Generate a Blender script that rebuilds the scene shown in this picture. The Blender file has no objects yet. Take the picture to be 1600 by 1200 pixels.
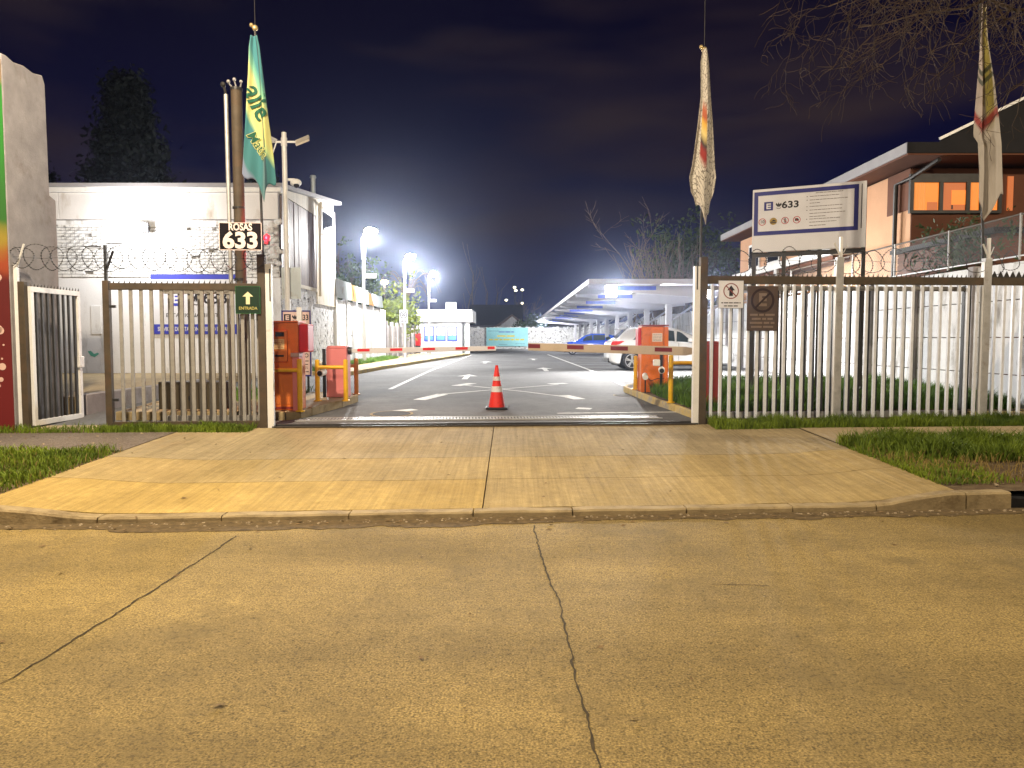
import bpy, bmesh, math, random
import numpy as np
from mathutils import Vector, Matrix
R = math.radians
S = bpy.context.scene
COL = S.collection
# ------------------------------------------------------------------ camera
FPX, PITCH, CAMZ = 1180.0, math.atan(70 / 1180.0), 1.6
cam = bpy.data.cameras.new('camera'); camo = bpy.data.objects.new('camera', cam); COL.objects.link(camo)
cam.sensor_width = 36; cam.lens = 36 * FPX / 1600; cam.clip_start = .05; cam.clip_end = 2000
camo.location = (0, 0, CAMZ); camo.rotation_euler = (R(90) - PITCH, 0, 0)
S.camera = camo
# ------------------------------------------------------------------ sky (night, thin lit cloud)
W = bpy.data.worlds.new('World'); S.world = W; W.use_nodes = True
wn, wl = W.node_tree.nodes, W.node_tree.links
bg = wn['Background']
tc = wn.new('ShaderNodeTexCoord'); sp = wn.new('ShaderNodeSeparateXYZ'); wl.new(tc.outputs['Generated'], sp.inputs[0])
rp = wn.new('ShaderNodeValToRGB'); wl.new(sp.outputs['Z'], rp.inputs[0])
e = rp.color_ramp.elements
e[0].position = 0.0; e[0].color = (.011, .016, .062, 1)
e[1].position = .62; e[1].color = (.0028, .0014, .0075, 1)
for p_, c_ in ((.10, (.0075, .0095, .045, 1)), (.22, (.0040, .0038, .023, 1)), (.36, (.0026, .0018, .0125, 1))):
    q = e.new(p_); q.color = c_
mp = wn.new('ShaderNodeMapping'); mp.inputs['Scale'].default_value = (2.0, 2.0, 9.0); mp.inputs['Rotation'].default_value = (0, R(9), 0)
wl.new(tc.outputs['Generated'], mp.inputs[0])
nz = wn.new('ShaderNodeTexNoise'); nz.inputs['Scale'].default_value = 1.25; nz.inputs['Detail'].default_value = 3; nz.inputs['Roughness'].default_value = .5
wl.new(mp.outputs[0], nz.inputs['Vector'])
cr = wn.new('ShaderNodeValToRGB'); wl.new(nz.outputs[0], cr.inputs[0])
cr.color_ramp.elements[0].position = .44; cr.color_ramp.elements[0].color = (0, 0, 0, 1)
cr.color_ramp.elements[1].position = .74; cr.color_ramp.elements[1].color = (1, 1, 1, 1)
mx = wn.new('ShaderNodeMix'); mx.data_type = 'RGBA'
wl.new(cr.outputs[0], mx.inputs[0]); wl.new(rp.outputs[0], mx.inputs[6]); mx.inputs[7].default_value = (.030, .019, .021, 1)
wl.new(mx.outputs[2], bg.inputs[0]); bg.inputs[1].default_value = 1.0
S.view_settings.view_transform = 'Standard'; S.view_settings.look = 'None'; S.view_settings.exposure = 0.0; S.view_settings.gamma = 1.0
S.view_settings.use_curve_mapping = False
S.cycles.use_denoising = True
S.cycles.max_bounces = 7; S.cycles.diffuse_bounces = 4; S.cycles.sample_clamp_indirect = 4.0
S.cycles.caustics_reflective = False; S.cycles.caustics_refractive = False
# lamp powers (each lamp's own light sits in its builder)
SODIUM = (1.0, .83, .60); LEDW = (1.0, .98, .95)
P_STREET, P_POLE, P_FACADE, P_CANOPY = 5400, 5000, 430, 3200

# ------------------------------------------------------------------ maths
def at(px, py, D):
    """point seen at photo pixel (px,py) whose distance along Y is D"""
    dx, dy = (px - 800) / FPX, -(py - 600) / FPX
    d = Vector((dx, dy * math.sin(PITCH) + math.cos(PITCH), dy * math.cos(PITCH) - math.sin(PITCH)))
    d *= D / d.y
    return Vector((d.x, D, CAMZ + d.z))
SL = .07; FA = math.atan(SL); T0 = 6.72; TF = 11.35
def smooth(a, b, x):
    t = min(1, max(0, (x - a) / (b - a))); return t * t * (3 - 2 * t)
def lip(x): return .045 + .105 * max(1 - smooth(-4.75, -3.5, x), smooth(3.25, 4.25, x))
GP = [(11.35, .30), (13, .37), (16, .46), (21, .51), (26, .55), (300, .55)]
def GZ(x, y):
    t = y - SL * x
    if t < T0: return 0.0
    if t < 11.35: return lip(x) + (.30 - lip(x)) * (t - T0) / (11.35 - T0)
    for (a, za), (b, zb) in zip(GP, GP[1:]):
        if t <= b: return za + (zb - za) * (t - a) / (b - a)
    return .55
def ground_at(px, py, dz=0):
    """point on the ground profile seen at a photo pixel"""
    lo, hi = 1.2, 200.0
    for _ in range(60):
        m = (lo + hi) / 2; p = at(px, py, m)
        if p.z > GZ(p.x, m) + dz: lo = m
        else: hi = m
    p = at(px, py, lo); return p
def fu(px):
    """distance along the fence line of a photo column"""
    k = (px - 800) / FPX; D = TF / (1 - SL * k); return k * D / math.cos(FA)
def fd(px):
    k = (px - 800) / FPX; return TF / (1 - SL * k)
FM = Matrix.Translation((0, TF, 0)) @ Matrix.Rotation(FA, 4, 'Z')

# ------------------------------------------------------------------ materials
MATS = {}
def _pr(name):
    m = bpy.data.materials.new(name); m.use_nodes = True
    nt = m.node_tree; return m, nt.nodes, nt.links, nt.nodes['Principled BSDF']
def mat(name, col, rough=.75, metal=0.0, var=.18, scale=4.0, bump=0.0, bscale=60.0, col2=None, stretch=(1, 1, 1), spec=.35, dirt=None, dirt_scale=1.2, dirt_lo=.52, dirt_hi=.7, coat=0.0):
    if name in MATS: return MATS[name]
    m, n, l, b = _pr(name)
    t = n.new('ShaderNodeTexCoord'); mp = n.new('ShaderNodeMapping'); mp.inputs['Scale'].default_value = stretch
    l.new(t.outputs['Object'], mp.inputs[0])
    nz = n.new('ShaderNodeTexNoise'); nz.inputs['Scale'].default_value = scale; nz.inputs['Detail'].default_value = 7; nz.inputs['Roughness'].default_value = .62
    l.new(mp.outputs[0], nz.inputs['Vector'])
    r = n.new('ShaderNodeValToRGB'); l.new(nz.outputs[0], r.inputs[0])
    a = tuple(c * (1 - var) for c in col); z = col2 or tuple(min(1, c * (1 + var)) for c in col)
    r.color_ramp.elements[0].position = .32; r.color_ramp.elements[0].color = (*a, 1)
    r.color_ramp.elements[1].position = .68; r.color_ramp.elements[1].color = (*z, 1)
    out = r.outputs[0]
    if dirt:
        n2 = n.new('ShaderNodeTexNoise'); n2.inputs['Scale'].default_value = dirt_scale; n2.inputs['Detail'].default_value = 9; n2.inputs['Roughness'].default_value = .68
        l.new(mp.outputs[0], n2.inputs['Vector'])
        r2 = n.new('ShaderNodeValToRGB'); l.new(n2.outputs[0], r2.inputs[0])
        r2.color_ramp.elements[0].position = dirt_lo; r2.color_ramp.elements[0].color = (0, 0, 0, 1)
        r2.color_ramp.elements[1].position = dirt_hi; r2.color_ramp.elements[1].color = (1, 1, 1, 1)
        x = n.new('ShaderNodeMix'); x.data_type = 'RGBA'; l.new(r2.outputs[0], x.inputs[0]); l.new(out, x.inputs[6]); x.inputs[7].default_value = (*dirt, 1)
        out = x.outputs[2]
    l.new(out, b.inputs['Base Color'])
    b.inputs['Roughness'].default_value = rough; b.inputs['Metallic'].default_value = metal; b.inputs['Specular IOR Level'].default_value = spec
    b.inputs['Coat Weight'].default_value = coat
    if bump:
        n3 = n.new('ShaderNodeTexNoise'); n3.inputs['Scale'].default_value = bscale; n3.inputs['Detail'].default_value = 5
        l.new(mp.outputs[0], n3.inputs['Vector'])
        bp = n.new('ShaderNodeBump'); bp.inputs['Strength'].default_value = bump; bp.inputs['Distance'].default_value = .01
        l.new(n3.outputs[0], bp.inputs['Height']); l.new(bp.outputs[0], b.inputs['Normal'])
    MATS[name] = m; return m
def emis(name, col, st, base=(.8, .8, .8)):
    if name in MATS: return MATS[name]
    m, n, l, b = _pr(name)
    b.inputs['Base Color'].default_value = (*base, 1); b.inputs['Emission Color'].default_value = (*col, 1); b.inputs['Emission Strength'].default_value = st
    MATS[name] = m; return m
def glass(name, col, rough=.06, alpha=1.0):
    m, n, l, b = _pr(name)
    b.inputs['Base Color'].default_value = (*col, 1); b.inputs['Roughness'].default_value = rough; b.inputs['Specular IOR Level'].default_value = .7
    MATS[name] = m; return m

M_steel = mat('galvanised', (.46, .455, .45), .5, .55, .2, 6, dirt=(.16, .10, .055), dirt_scale=3, dirt_lo=.56, dirt_hi=.75)
M_fence = mat('fence_paint', (.30, .285, .26), .55, .2, .18, 5, dirt=(.10, .07, .045), dirt_scale=4, dirt_lo=.55, dirt_hi=.72)
M_rail = mat('rail_rusty', (.075, .056, .036), .7, .2, .25, 5, dirt=(.11, .065, .035), dirt_scale=3, dirt_lo=.5, dirt_hi=.7)
M_bar = mat('bar_paint', (.70, .72, .77), .45, .15, .15, 5, dirt=(.2, .15, .1), dirt_scale=5, dirt_lo=.58, dirt_hi=.75)
M_whitesteel = mat('white_steel', (.74, .73, .71), .45, .1, .08, 4, dirt=(.35, .28, .2), dirt_scale=5, dirt_lo=.62, dirt_hi=.8)
M_black = mat('black_plastic', (.015, .015, .016), .5, 0, .2, 6)
M_dark = mat('dark_metal', (.04, .038, .036), .5, .4, .2, 6)
M_white = mat('white_paint', (.78, .78, .76), .6, 0, .06, 3)
M_whitewall = mat('white_wall', (.74, .75, .77), .85, 0, .09, 2.2, .35, 45, dirt=(.30, .28, .26), dirt_scale=2.4, dirt_lo=.52, dirt_hi=.68, stretch=(1, 1, .35))
M_plaster = mat('white_plaster', (.78, .79, .82), .85, 0, .05, 1.2, .2, 30, dirt=(.40, .39, .38), dirt_scale=2.0, dirt_lo=.54, dirt_hi=.72, stretch=(1, 1, .3))
M_fascia = mat('fascia_sheet', (.70, .68, .67), .6, .1, .07, 1.5, dirt=(.36, .29, .21), dirt_scale=1.6, dirt_lo=.54, dirt_hi=.74, stretch=(1, 1, .4))
M_conc = mat('raw_concrete', (.29, .27, .27), .9, 0, .2, 2.5, .5, 35, dirt=(.16, .13, .11), dirt_scale=1.5, dirt_lo=.55, dirt_hi=.75)
M_brick = [mat('painted_brick_%s' % k, c, .9, 0, .14, 6, .6, 50, dirt=(.13, .12, .11), dirt_scale=4.5, dirt_lo=.53, dirt_hi=.63) for k, c in (('pale', (.74, .74, .74)), ('grey', (.66, .655, .65)), ('chalk', (.78, .785, .8)))]
M_mortar = mat('mortar', (.34, .33, .32), .95, 0, .2, 8, .4, 60)
M_orange = mat('orange_paint', (.72, .17, .022), .42, 0, .12, 3, dirt=(.30, .07, .02), dirt_scale=4, dirt_lo=.52, dirt_hi=.72)
M_orange2 = mat('orange_panel', (.64, .17, .035), .4, 0, .08, 3)
M_red = mat('red_paint', (.62, .018, .022), .4, 0, .1, 3)
M_pink = mat('faded_red_paint', (.66, .20, .20), .55, 0, .1, 2.5, dirt=(.5, .22, .2), dirt_scale=2, dirt_lo=.55, dirt_hi=.8)
M_darkred = mat('dark_red_paint', (.26, .035, .026), .5, 0, .14, 3)
M_yellow = mat('yellow_paint', (.72, .42, .015), .45, 0, .12, 4, dirt=(.42, .22, .02), dirt_scale=5, dirt_lo=.6, dirt_hi=.75)
M_yelkerb = mat('yellow_kerb', (.56, .42, .15), .85, 0, .2, 4, .4, 40, dirt=(.33, .29, .22), dirt_scale=4, dirt_lo=.47, dirt_hi=.62)
M_conckerb = mat('kerb_concrete', (.33, .25, .13), .9, 0, .2, 5, .5, 45, dirt=(.15, .105, .05), dirt_scale=3, dirt_lo=.5, dirt_hi=.7)
M_navy = mat('navy_print', (.012, .014, .17), .5, 0, .06, 3)
M_blue = mat('blue_print', (.05, .06, .42), .5, 0, .05, 3)
M_ink = mat('ink', (.018, .016, .02), .6, 0, .1, 3)
M_board = mat('board_white', (.66, .66, .70), .5, 0, .04, 1.5)
M_pinkboard = mat('board_pinkish', (.68, .50, .45), .5, 0, .05, 1.5)
M_redprint = mat('red_print', (.42, .02, .03), .5)
M_peach = mat('peach_render', (.58, .33, .19), .85, 0, .07, 1.2, .2, 30)
M_brown = mat('brown_render', (.13, .05, .026), .85, 0, .12, 1.5, .2, 30)
M_brownclad = mat('brown_cladding', (.15, .10, .078), .65, 0, .25, 1.2, .2, 20, stretch=(4, 4, .5), dirt=(.24, .2, .18), dirt_scale=2.5, dirt_lo=.56, dirt_hi=.75)
M_cream = mat('cream_cladding', (.60, .54, .42), .7, 0, .1, 1.5, stretch=(4, 4, .5))
M_roof = mat('dark_roof', (.010, .009, .010), .8, 0, .2, 2)
M_fasw = mat('grey_fascia', (.30, .29, .30), .6, 0, .08, 2)
M_zinc = mat('zinc_sheet', (.50, .55, .56), .42, .35, .12, 2, dirt=(.3, .24, .18), dirt_scale=1.6, dirt_lo=.56, dirt_hi=.7)
M_rust = mat('rust_sheet', (.30, .155, .055), .85, .1, .3, 3, .3, 30)
M_canopy = mat('canopy_sheet', (.46, .455, .49), .55, .15, .05, .8)
M_canopybeam = mat('canopy_beam', (.42, .415, .45), .5, .1, .05, 2)
M_bluebeam = mat('blue_plate', (.10, .15, .62), .5, 0, .15, 3)
M_grille = mat('olive_cabinet', (.075, .06, .036), .7, .2, .2, 3, dirt=(.07, .055, .035), dirt_scale=3, dirt_lo=.52, dirt_hi=.7)
M_tyre = mat('tyre', (.02, .02, .021), .85, 0, .2, 20)
M_alloy = mat('alloy', (.62, .62, .64), .3, .85, .06, 5)
M_bark = mat('bark', (.10, .075, .055), .9, 0, .3, 9, .6, 40)
M_twig = mat('twig_bark', (.15, .11, .08), .9, 0, .25, 5)
M_twigdark = mat('twig_dark', (.055, .036, .024), .9, 0, .25, 5)
M_greenleaf = mat('leaf_dark', (.045, .075, .025), .7, 0, .45, 3)
M_limeleaf = mat('leaf_lime', (.16, .20, .022), .7, 0, .4, 3)
M_needle = mat('needle', (.004, .007, .005), .8, 0, .5, 1.2)
M_led = emis('led_white', (1, .98, .96), 60)
M_led_soft = emis('led_soft', (1, .97, .95), 6)
M_sodium = emis('sodium_lens', (1, .55, .15), 40)
M_cone = mat('cone_orange', (.74, .03, .018), .5, 0, .1, 6, dirt=(.22, .03, .02), dirt_scale=7, dirt_lo=.55, dirt_hi=.72)
M_reflect = mat('reflective_band', (.66, .64, .64), .4, 0, .08, 10, dirt=(.3, .24, .2), dirt_scale=9, dirt_lo=.54, dirt_hi=.7)
M_glassdark = glass('window_dark', (.02, .022, .026))
M_lit = emis('lit_room', (1.0, .26, .03), .95, (.3, .1, .02))
M_lit2 = emis('lit_room_wall', (1.0, .22, .06), .42, (.3, .1, .02))
M_soil = mat('soil', (.095, .062, .032), .95, 0, .35, 3, .8, 30, dirt=(.2, .15, .085), dirt_scale=1.8, dirt_lo=.5, dirt_hi=.66)
M_grass = mat('grass_blade', (.075, .150, .006), .7, 0, .5, 1.6, col2=(.19, .26, .012))
M_grass2 = mat('grass_lush', (.08, .20, .02), .7, 0, .5, 1.6, col2=(.17, .32, .04))

def ground_mat(name, col, agg=.35, big=.25, lanes=None, lines=0.0, rough=.82, spots=None, spot_pos=(.60, .72), bump=.5, bscale=190, spec=.3, grit=0.0):
    m, n, l, b = _pr(name)
    t = n.new('ShaderNodeTexCoord')
    def noise(scale, detail, rough_=.6, vec=None):
        z = n.new('ShaderNodeTexNoise'); z.inputs['Scale'].default_value = scale; z.inputs['Detail'].default_value = detail; z.inputs['Roughness'].default_value = rough_
        l.new(vec or t.outputs['Object'], z.inputs['Vector']); return z.outputs[0]
    def ramp(src, a, bb, ca, cb):
        r = n.new('ShaderNodeValToRGB'); l.new(src, r.inputs[0]); r.color_ramp.elements[0].position = a; r.color_ramp.elements[0].color = ca
        r.color_ramp.elements[1].position = bb; r.color_ramp.elements[1].color = cb; return r.outputs[0]
    def mul(a, c):
        x = n.new('ShaderNodeMix'); x.data_type = 'RGBA'; x.blend_type = 'MULTIPLY'; x.inputs[0].default_value = 1; l.new(a, x.inputs[6]); l.new(c, x.inputs[7]); return x.outputs[2]
    g = lambda v: (v, v, v, 1)
    o = ramp(noise(.55, 6, .6), .3, .7, tuple(c * (1 - big) for c in col) + (1,), tuple(c * (1 + big) for c in col) + (1,))
    o = mul(o, ramp(noise(bscale, 2), .3, .7, g(1 - agg), g(1 + agg)))
    o = mul(o, ramp(noise(9, 5, .7), .3, .7, g(.86), g(1.14)))
    if lanes:
        mp2 = n.new('ShaderNodeMapping'); mp2.inputs['Scale'].default_value = (lanes[0], lanes[1], 1); l.new(t.outputs['Object'], mp2.inputs[0])
        o = mul(o, ramp(noise(1.0, 6, .6, mp2.outputs[0]), .34, .66, g(1 - lanes[2]), g(1 + lanes[2] * .7)))
    if spots:
        x = n.new('ShaderNodeMix'); x.data_type = 'RGBA'; l.new(ramp(noise(.9, 9, .72), spot_pos[0], spot_pos[1], g(0), g(1)), x.inputs[0]); l.new(o, x.inputs[6]); x.inputs[7].default_value = (*spots, 1); o = x.outputs[2]
    if lines:
        mp = n.new('ShaderNodeMapping'); mp.inputs['Scale'].default_value = (26, .7, 1); mp.inputs['Rotation'].default_value = (0, 0, R(-3)); l.new(t.outputs['Object'], mp.inputs[0])
        o = mul(o, ramp(noise(1.0, 5, .7, mp.outputs[0]), .32, .66, g(1 - lines), g(1 + lines * .5)))
    if grit:
        o = mul(o, ramp(noise(34, 4, .75), .36, .50, g(1 - grit), g(1.0))); o = mul(o, ramp(noise(60, 3, .7), .60, .74, g(1.0), g(1 + grit)))
    l.new(o, b.inputs['Base Color']); b.inputs['Roughness'].default_value = rough; b.inputs['Specular IOR Level'].default_value = spec
    h1 = noise(bscale, 3); bp = n.new('ShaderNodeBump'); bp.inputs['Strength'].default_value = bump; bp.inputs['Distance'].default_value = .008; l.new(h1, bp.inputs['Height'])
    bp2 = n.new('ShaderNodeBump'); bp2.inputs['Strength'].default_value = .5; bp2.inputs['Distance'].default_value = .03; l.new(noise(6, 6, .7), bp2.inputs['Height']); l.new(bp.outputs[0], bp2.inputs['Normal'])
    l.new(bp2.outputs[0], b.inputs['Normal'])
    MATS[name] = m; return m
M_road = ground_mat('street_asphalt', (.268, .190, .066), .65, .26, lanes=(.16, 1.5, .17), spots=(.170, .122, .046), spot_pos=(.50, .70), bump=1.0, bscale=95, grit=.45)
M_lot = ground_mat('lot_asphalt', (.13, .13, .132), .3, .28, spots=(.085, .085, .088), spot_pos=(.5, .68), bump=.7, bscale=170)
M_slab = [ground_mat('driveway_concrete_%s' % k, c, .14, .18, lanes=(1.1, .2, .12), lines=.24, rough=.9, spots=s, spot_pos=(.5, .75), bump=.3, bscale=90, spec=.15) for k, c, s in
          (('warm', (.42, .295, .100), (.33, .225, .072)), ('half_sodium', (.385, .285, .125), (.30, .215, .09)), ('grey', (.35, .275, .155), (.27, .21, .115)))]  # street-lamp yellow and lot-lamp grey are put into the slab colours
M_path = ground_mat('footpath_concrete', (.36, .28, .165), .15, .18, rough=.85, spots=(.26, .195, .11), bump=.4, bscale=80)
M_gravel = ground_mat('gravel_path', (.16, .13, .105), .45, .25, rough=.9, spots=(.24, .2, .15), bump=1, bscale=45)
M_paintline = mat('road_paint', (.62, .62, .60), .7, 0, .1, 6, dirt=(.16, .16, .16), dirt_scale=6, dirt_lo=.52, dirt_hi=.68)
M_crack = mat('crack_tar', (.05, .036, .016), .9, 0, .3, 12)

# ------------------------------------------------------------------ mesh builder
class MB:
    def __init__(s): s.v = []; s.f = []
    def add(s, vs, fs):
        o = len(s.v); s.v += [Vector(p) for p in vs]; s.f += [tuple(i + o for i in f) for f in fs]; return s
    def box(s, x0, x1, y0, y1, z0, z1, M=None):
        vs = [Vector((x, y, z)) for z in (z0, z1) for y in (y0, y1) for x in (x0, x1)]
        if M: vs = [M @ p for p in vs]
        return s.add(vs, [(0, 2, 3, 1), (4, 5, 7, 6), (0, 1, 5, 4), (1, 3, 7, 5), (3, 2, 6, 7), (2, 0, 4, 6)])
    def cbox(s, c, d, M=None):
        x, y, z = c; a, b, h = d
        return s.box(x - a / 2, x + a / 2, y - b / 2, y + b / 2, z - h / 2, z + h / 2, M)
    def cyl(s, p0, p1, r0, r1=None, n=10, caps=True):
        p0, p1 = Vector(p0), Vector(p1); r1 = r0 if r1 is None else r1
        d = p1 - p0
        if d.length < 1e-9: return s
        d.normalize(); a = d.orthogonal().normalized(); b = d.cross(a)
        vs = []
        for p, r in ((p0, r0), (p1, r1)):
            for i in range(n):
                t = 2 * math.pi * i / n; vs.append(p + (a * math.cos(t) + b * math.sin(t)) * r)
        fs = [(i, (i + 1) % n, n + (i + 1) % n, n + i) for i in range(n)]
        if caps: fs += [tuple(range(n - 1, -1, -1)), tuple(range(n, 2 * n))]
        return s.add(vs, fs)
    def tube(s, pts, r, n=6, r1=None, closed=False):
        pts = [Vector(p) for p in pts]; N = len(pts); rings = []; a = None
        for i, p in enumerate(pts):
            if closed: d = pts[(i + 1) % N] - pts[i - 1]
            else: d = pts[min(i + 1, N - 1)] - pts[max(i - 1, 0)]
            d.normalize()
            if a is None: a = d.orthogonal().normalized()
            else:
                a = a - d * a.dot(d); a = a.normalized() if a.length > 1e-6 else d.orthogonal().normalized()
            b = d.cross(a); rr = r if r1 is None else r + (r1 - r) * i / max(1, N - 1)
            rings.append([p + (a * math.cos(2 * math.pi * k / n) + b * math.sin(2 * math.pi * k / n)) * rr for k in range(n)])
        vs = [q for g in rings for q in g]; fs = []
        for i in range(N if closed else N - 1):
            j = (i + 1) % N
            for k in range(n): fs.append((i * n + k, i * n + (k + 1) % n, j * n + (k + 1) % n, j * n + k))
        if not closed: fs += [tuple(range(n - 1, -1, -1)), tuple((N - 1) * n + k for k in range(n))]
        return s.add(vs, fs)
    def sphere(s, c, r, n=12, m=8, sc=(1, 1, 1)):
        c = Vector(c); vs = [c + Vector((0, 0, r * sc[2]))]
        for i in range(1, m):
            t = math.pi * i / m
            for k in range(n):
                p = 2 * math.pi * k / n; vs.append(c + Vector((r * sc[0] * math.sin(t) * math.cos(p), r * sc[1] * math.sin(t) * math.sin(p), r * sc[2] * math.cos(t))))
        vs.append(c - Vector((0, 0, r * sc[2]))); fs = [(0, 1 + k, 1 + (k + 1) % n) for k in range(n)]
        for i in range(m - 2):
            for k in range(n): fs.append((1 + i * n + k, 1 + (i + 1) * n + k, 1 + (i + 1) * n + (k + 1) % n, 1 + i * n + (k + 1) % n))
        L = len(vs) - 1; fs += [(L, 1 + (m - 2) * n + (k + 1) % n, 1 + (m - 2) * n + k) for k in range(n)]
        return s.add(vs, fs)
    def prism(s, poly, a0, a1, axis='y', M=None):
        """poly: 2-D outline; axis y: poly is (x,z); axis x: poly is (y,z); axis z: poly is (x,y)"""
        n = len(poly)
        mk = {'y': lambda p, a: Vector((p[0], a, p[1])), 'x': lambda p, a: Vector((a, p[0], p[1])), 'z': lambda p, a: Vector((p[0], p[1], a))}[axis]
        vs = [mk(p, a0) for p in poly] + [mk(p, a1) for p in poly]
        if M: vs = [M @ q for q in vs]
        return s.add(vs, [tuple(range(n - 1, -1, -1)), tuple(range(n, 2 * n))] + [(i, (i + 1) % n, n + (i + 1) % n, n + i) for i in range(n)])
    def quad(s, a, b, c, d): return s.add([a, b, c, d], [(0, 1, 2, 3)])
    def build(s, name, m, parent=None, smooth=False, bevel=0, M=None, recalc=True, seg=2, kind=None, link=True):
        me = bpy.data.meshes.new(name)
        vs = [M @ p for p in s.v] if M else s.v
        me.from_pydata([tuple(p) for p in vs], [], s.f)
        if recalc:
            b = bmesh.new(); b.from_mesh(me); bmesh.ops.recalc_face_normals(b, faces=b.faces); b.to_mesh(me); b.free()
        if smooth:
            for p in me.polygons: p.use_smooth = True
            try: me.set_sharp_from_angle(angle=R(40))
            except Exception: pass
        m and me.materials.append(m)
        o = bpy.data.objects.new(name, me)
        if link: COL.objects.link(o)
        if parent: o.parent = parent
        if bevel:
            bm = o.modifiers.new('bevel', 'BEVEL'); bm.width = bevel; bm.segments = seg; bm.limit_method = 'ANGLE'
        if kind: o['kind'] = kind
        return o
def inst(o, parent=None, loc=None, rot=None, name=None):
    c = bpy.data.objects.new(name or o.name.split('.')[0], o.data); COL.objects.link(c)
    for md in o.modifiers:
        n = c.modifiers.new(md.name, md.type)
        if md.type == 'BEVEL': n.width, n.segments, n.limit_method = md.width, md.segments, md.limit_method
    if parent: c.parent = parent
    if loc is not None: c.location = loc
    if rot is not None: c.rotation_euler = rot
    return c
def tag(o, label=None, cat=None, group=None, kind=None):
    if label: o['label'] = label
    if cat: o['category'] = cat
    if group: o['group'] = group
    if kind: o['kind'] = kind
    return o
def thing(name, label, cat, loc=(0, 0, 0), rz=0, group=None):
    o = bpy.data.objects.new(name, None); COL.objects.link(o); o.location = loc; o.rotation_euler = (0, 0, rz); o.empty_display_size = .2
    return tag(o, label, cat, group)
def copy_tree(o, parent=None):
    c = o.copy(); COL.objects.link(c)
    if parent: c.parent = parent
    for ch in list(o.children): copy_tree(ch, c)
    return c
def text(body, size, m, parent, x, z, y=-.012, name='lettering', align='CENTER', width=None, bold=0.0, rot=0.0, ext=.002, fn=None, sub=0):
    cu = bpy.data.curves.new(name, 'FONT'); cu.body = body; cu.size = size; cu.align_x = align; cu.align_y = 'CENTER'; cu.offset = bold; cu.extrude = ext; cu.resolution_u = 3
    o = bpy.data.objects.new(name, cu); COL.objects.link(o)
    dg = bpy.context.evaluated_depsgraph_get(); me = bpy.data.meshes.new_from_object(o.evaluated_get(dg)); COL.objects.unlink(o); bpy.data.objects.remove(o)
    xs = [v.co.x for v in me.vertices]; sx = 1
    if width and xs: sx = width / (max(xs) - min(xs))
    if sub:
        b = bmesh.new(); b.from_mesh(me); bmesh.ops.triangulate(b, faces=b.faces)
        for _ in range(sub): bmesh.ops.subdivide_edges(b, edges=[e_ for e_ in b.edges if e_.calc_length() > size * .12], cuts=1)
        b.to_mesh(me); b.free()
    c, s_ = math.cos(rot), math.sin(rot)
    for v in me.vertices:
        a, b2, d = v.co.x * sx, v.co.y, v.co.z
        p = (x + a * c - b2 * s_, z + a * s_ + b2 * c)
        v.co = fn(p[0], p[1], d) if fn else Vector((p[0], y - d, p[1]))
    me.materials.clear(); me.materials.append(m)
    o = bpy.data.objects.new(name, me); COL.objects.link(o); o.parent = parent; return o
def dashes(rows, m, parent, y, rng, th=.012, name='small_print'):
    """rows of print too small to read: word-long bars; rows = (x0,x1,z)"""
    b = MB()
    for x0, x1, z in rows:
        x = x0
        while x < x1 - th:
            w = min(rng.uniform(1.5, 5.5) * th * 1.2, x1 - x); b.box(x, x + w, y - .0015, y, z - th * .5, z + th * .5); x += w + th * .7
    return b.build(name, m, parent)
def ring2(b, cx, cz, r0, r1, y, n=32, a0=0, a1=2 * math.pi, d=.002):
    full = abs(a1 - a0 - 2 * math.pi) < 1e-6
    k = n if full else n + 1
    vs = []
    for i in range(k):
        t = a0 + (a1 - a0) * i / n
        for r, yy in ((r0, y), (r1, y), (r0, y - d), (r1, y - d)): vs.append((cx + r * math.cos(t), yy, cz + r * math.sin(t)))
    fs = []
    for i in range(n):
        j = (i + 1) % k
        fs += [(i * 4 + 2, i * 4 + 3, j * 4 + 3, j * 4 + 2), (i * 4, j * 4, j * 4 + 1, i * 4 + 1), (i * 4 + 1, j * 4 + 1, j * 4 + 3, i * 4 + 3), (i * 4, i * 4 + 2, j * 4 + 2, j * 4)]
    b.add(vs, fs)
def disc2(b, cx, cz, r, y, n=28, d=.002):
    b.prism([(cx + r * math.cos(2 * math.pi * i / n), cz + r * math.sin(2 * math.pi * i / n)) for i in range(n)], y, y - d, 'y')
def tulip(m, parent, x, z, s, y):
    b = MB()
    for k in (-1, 0, 1):
        w = .16 * s; cx = x + k * .24 * s
        b.prism([(x + k * .07 * s, z - .3 * s), (cx - w + k * .05 * s, z + .12 * s), (cx + k * .1 * s, z + (.46 if k == 0 else .4) * s), (cx + w + k * .05 * s, z + .1 * s)][::1], y, y - .002 - .0003 * (k + 1), 'y')
    ring2(b, x, z - .1 * s, .36 * s, .43 * s, y, 14, R(215), R(325))
    return b.build('tulip_emblem', m, parent)
def elogo(parent, x, z, s, y, m1, m2):
    b = MB().box(x - s / 2, x + s / 2, y - .002, y, z - s / 2, z + s / 2); o = b.build('logo_square', m1, parent)
    e_ = MB(); w = s * .14; a, c = x - s * .24, x + s * .26
    e_.box(a, a + w, y - .004, y - .002, z - s * .32, z + s * .32)
    for q in (-.32 * s, -.07 * s, .18 * s): e_.box(a + w, c, y - .004, y - .002, z + q, z + q + w)
    return e_.build('letter_e', m2, parent)
def point(name, loc, power, col, rad=.1, parent=None, kind='POINT', rot=None, cone=None, blend=.5):
    d = bpy.data.lights.new(name, kind); d.energy = power; d.color = col; d.shadow_soft_size = rad
    if kind == 'SPOT': d.spot_size = cone; d.spot_blend = blend
    o = bpy.data.objects.new(name, d); COL.objects.link(o); o.location = loc
    if rot: o.rotation_euler = rot
    if parent: o.parent = parent
    return o
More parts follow.
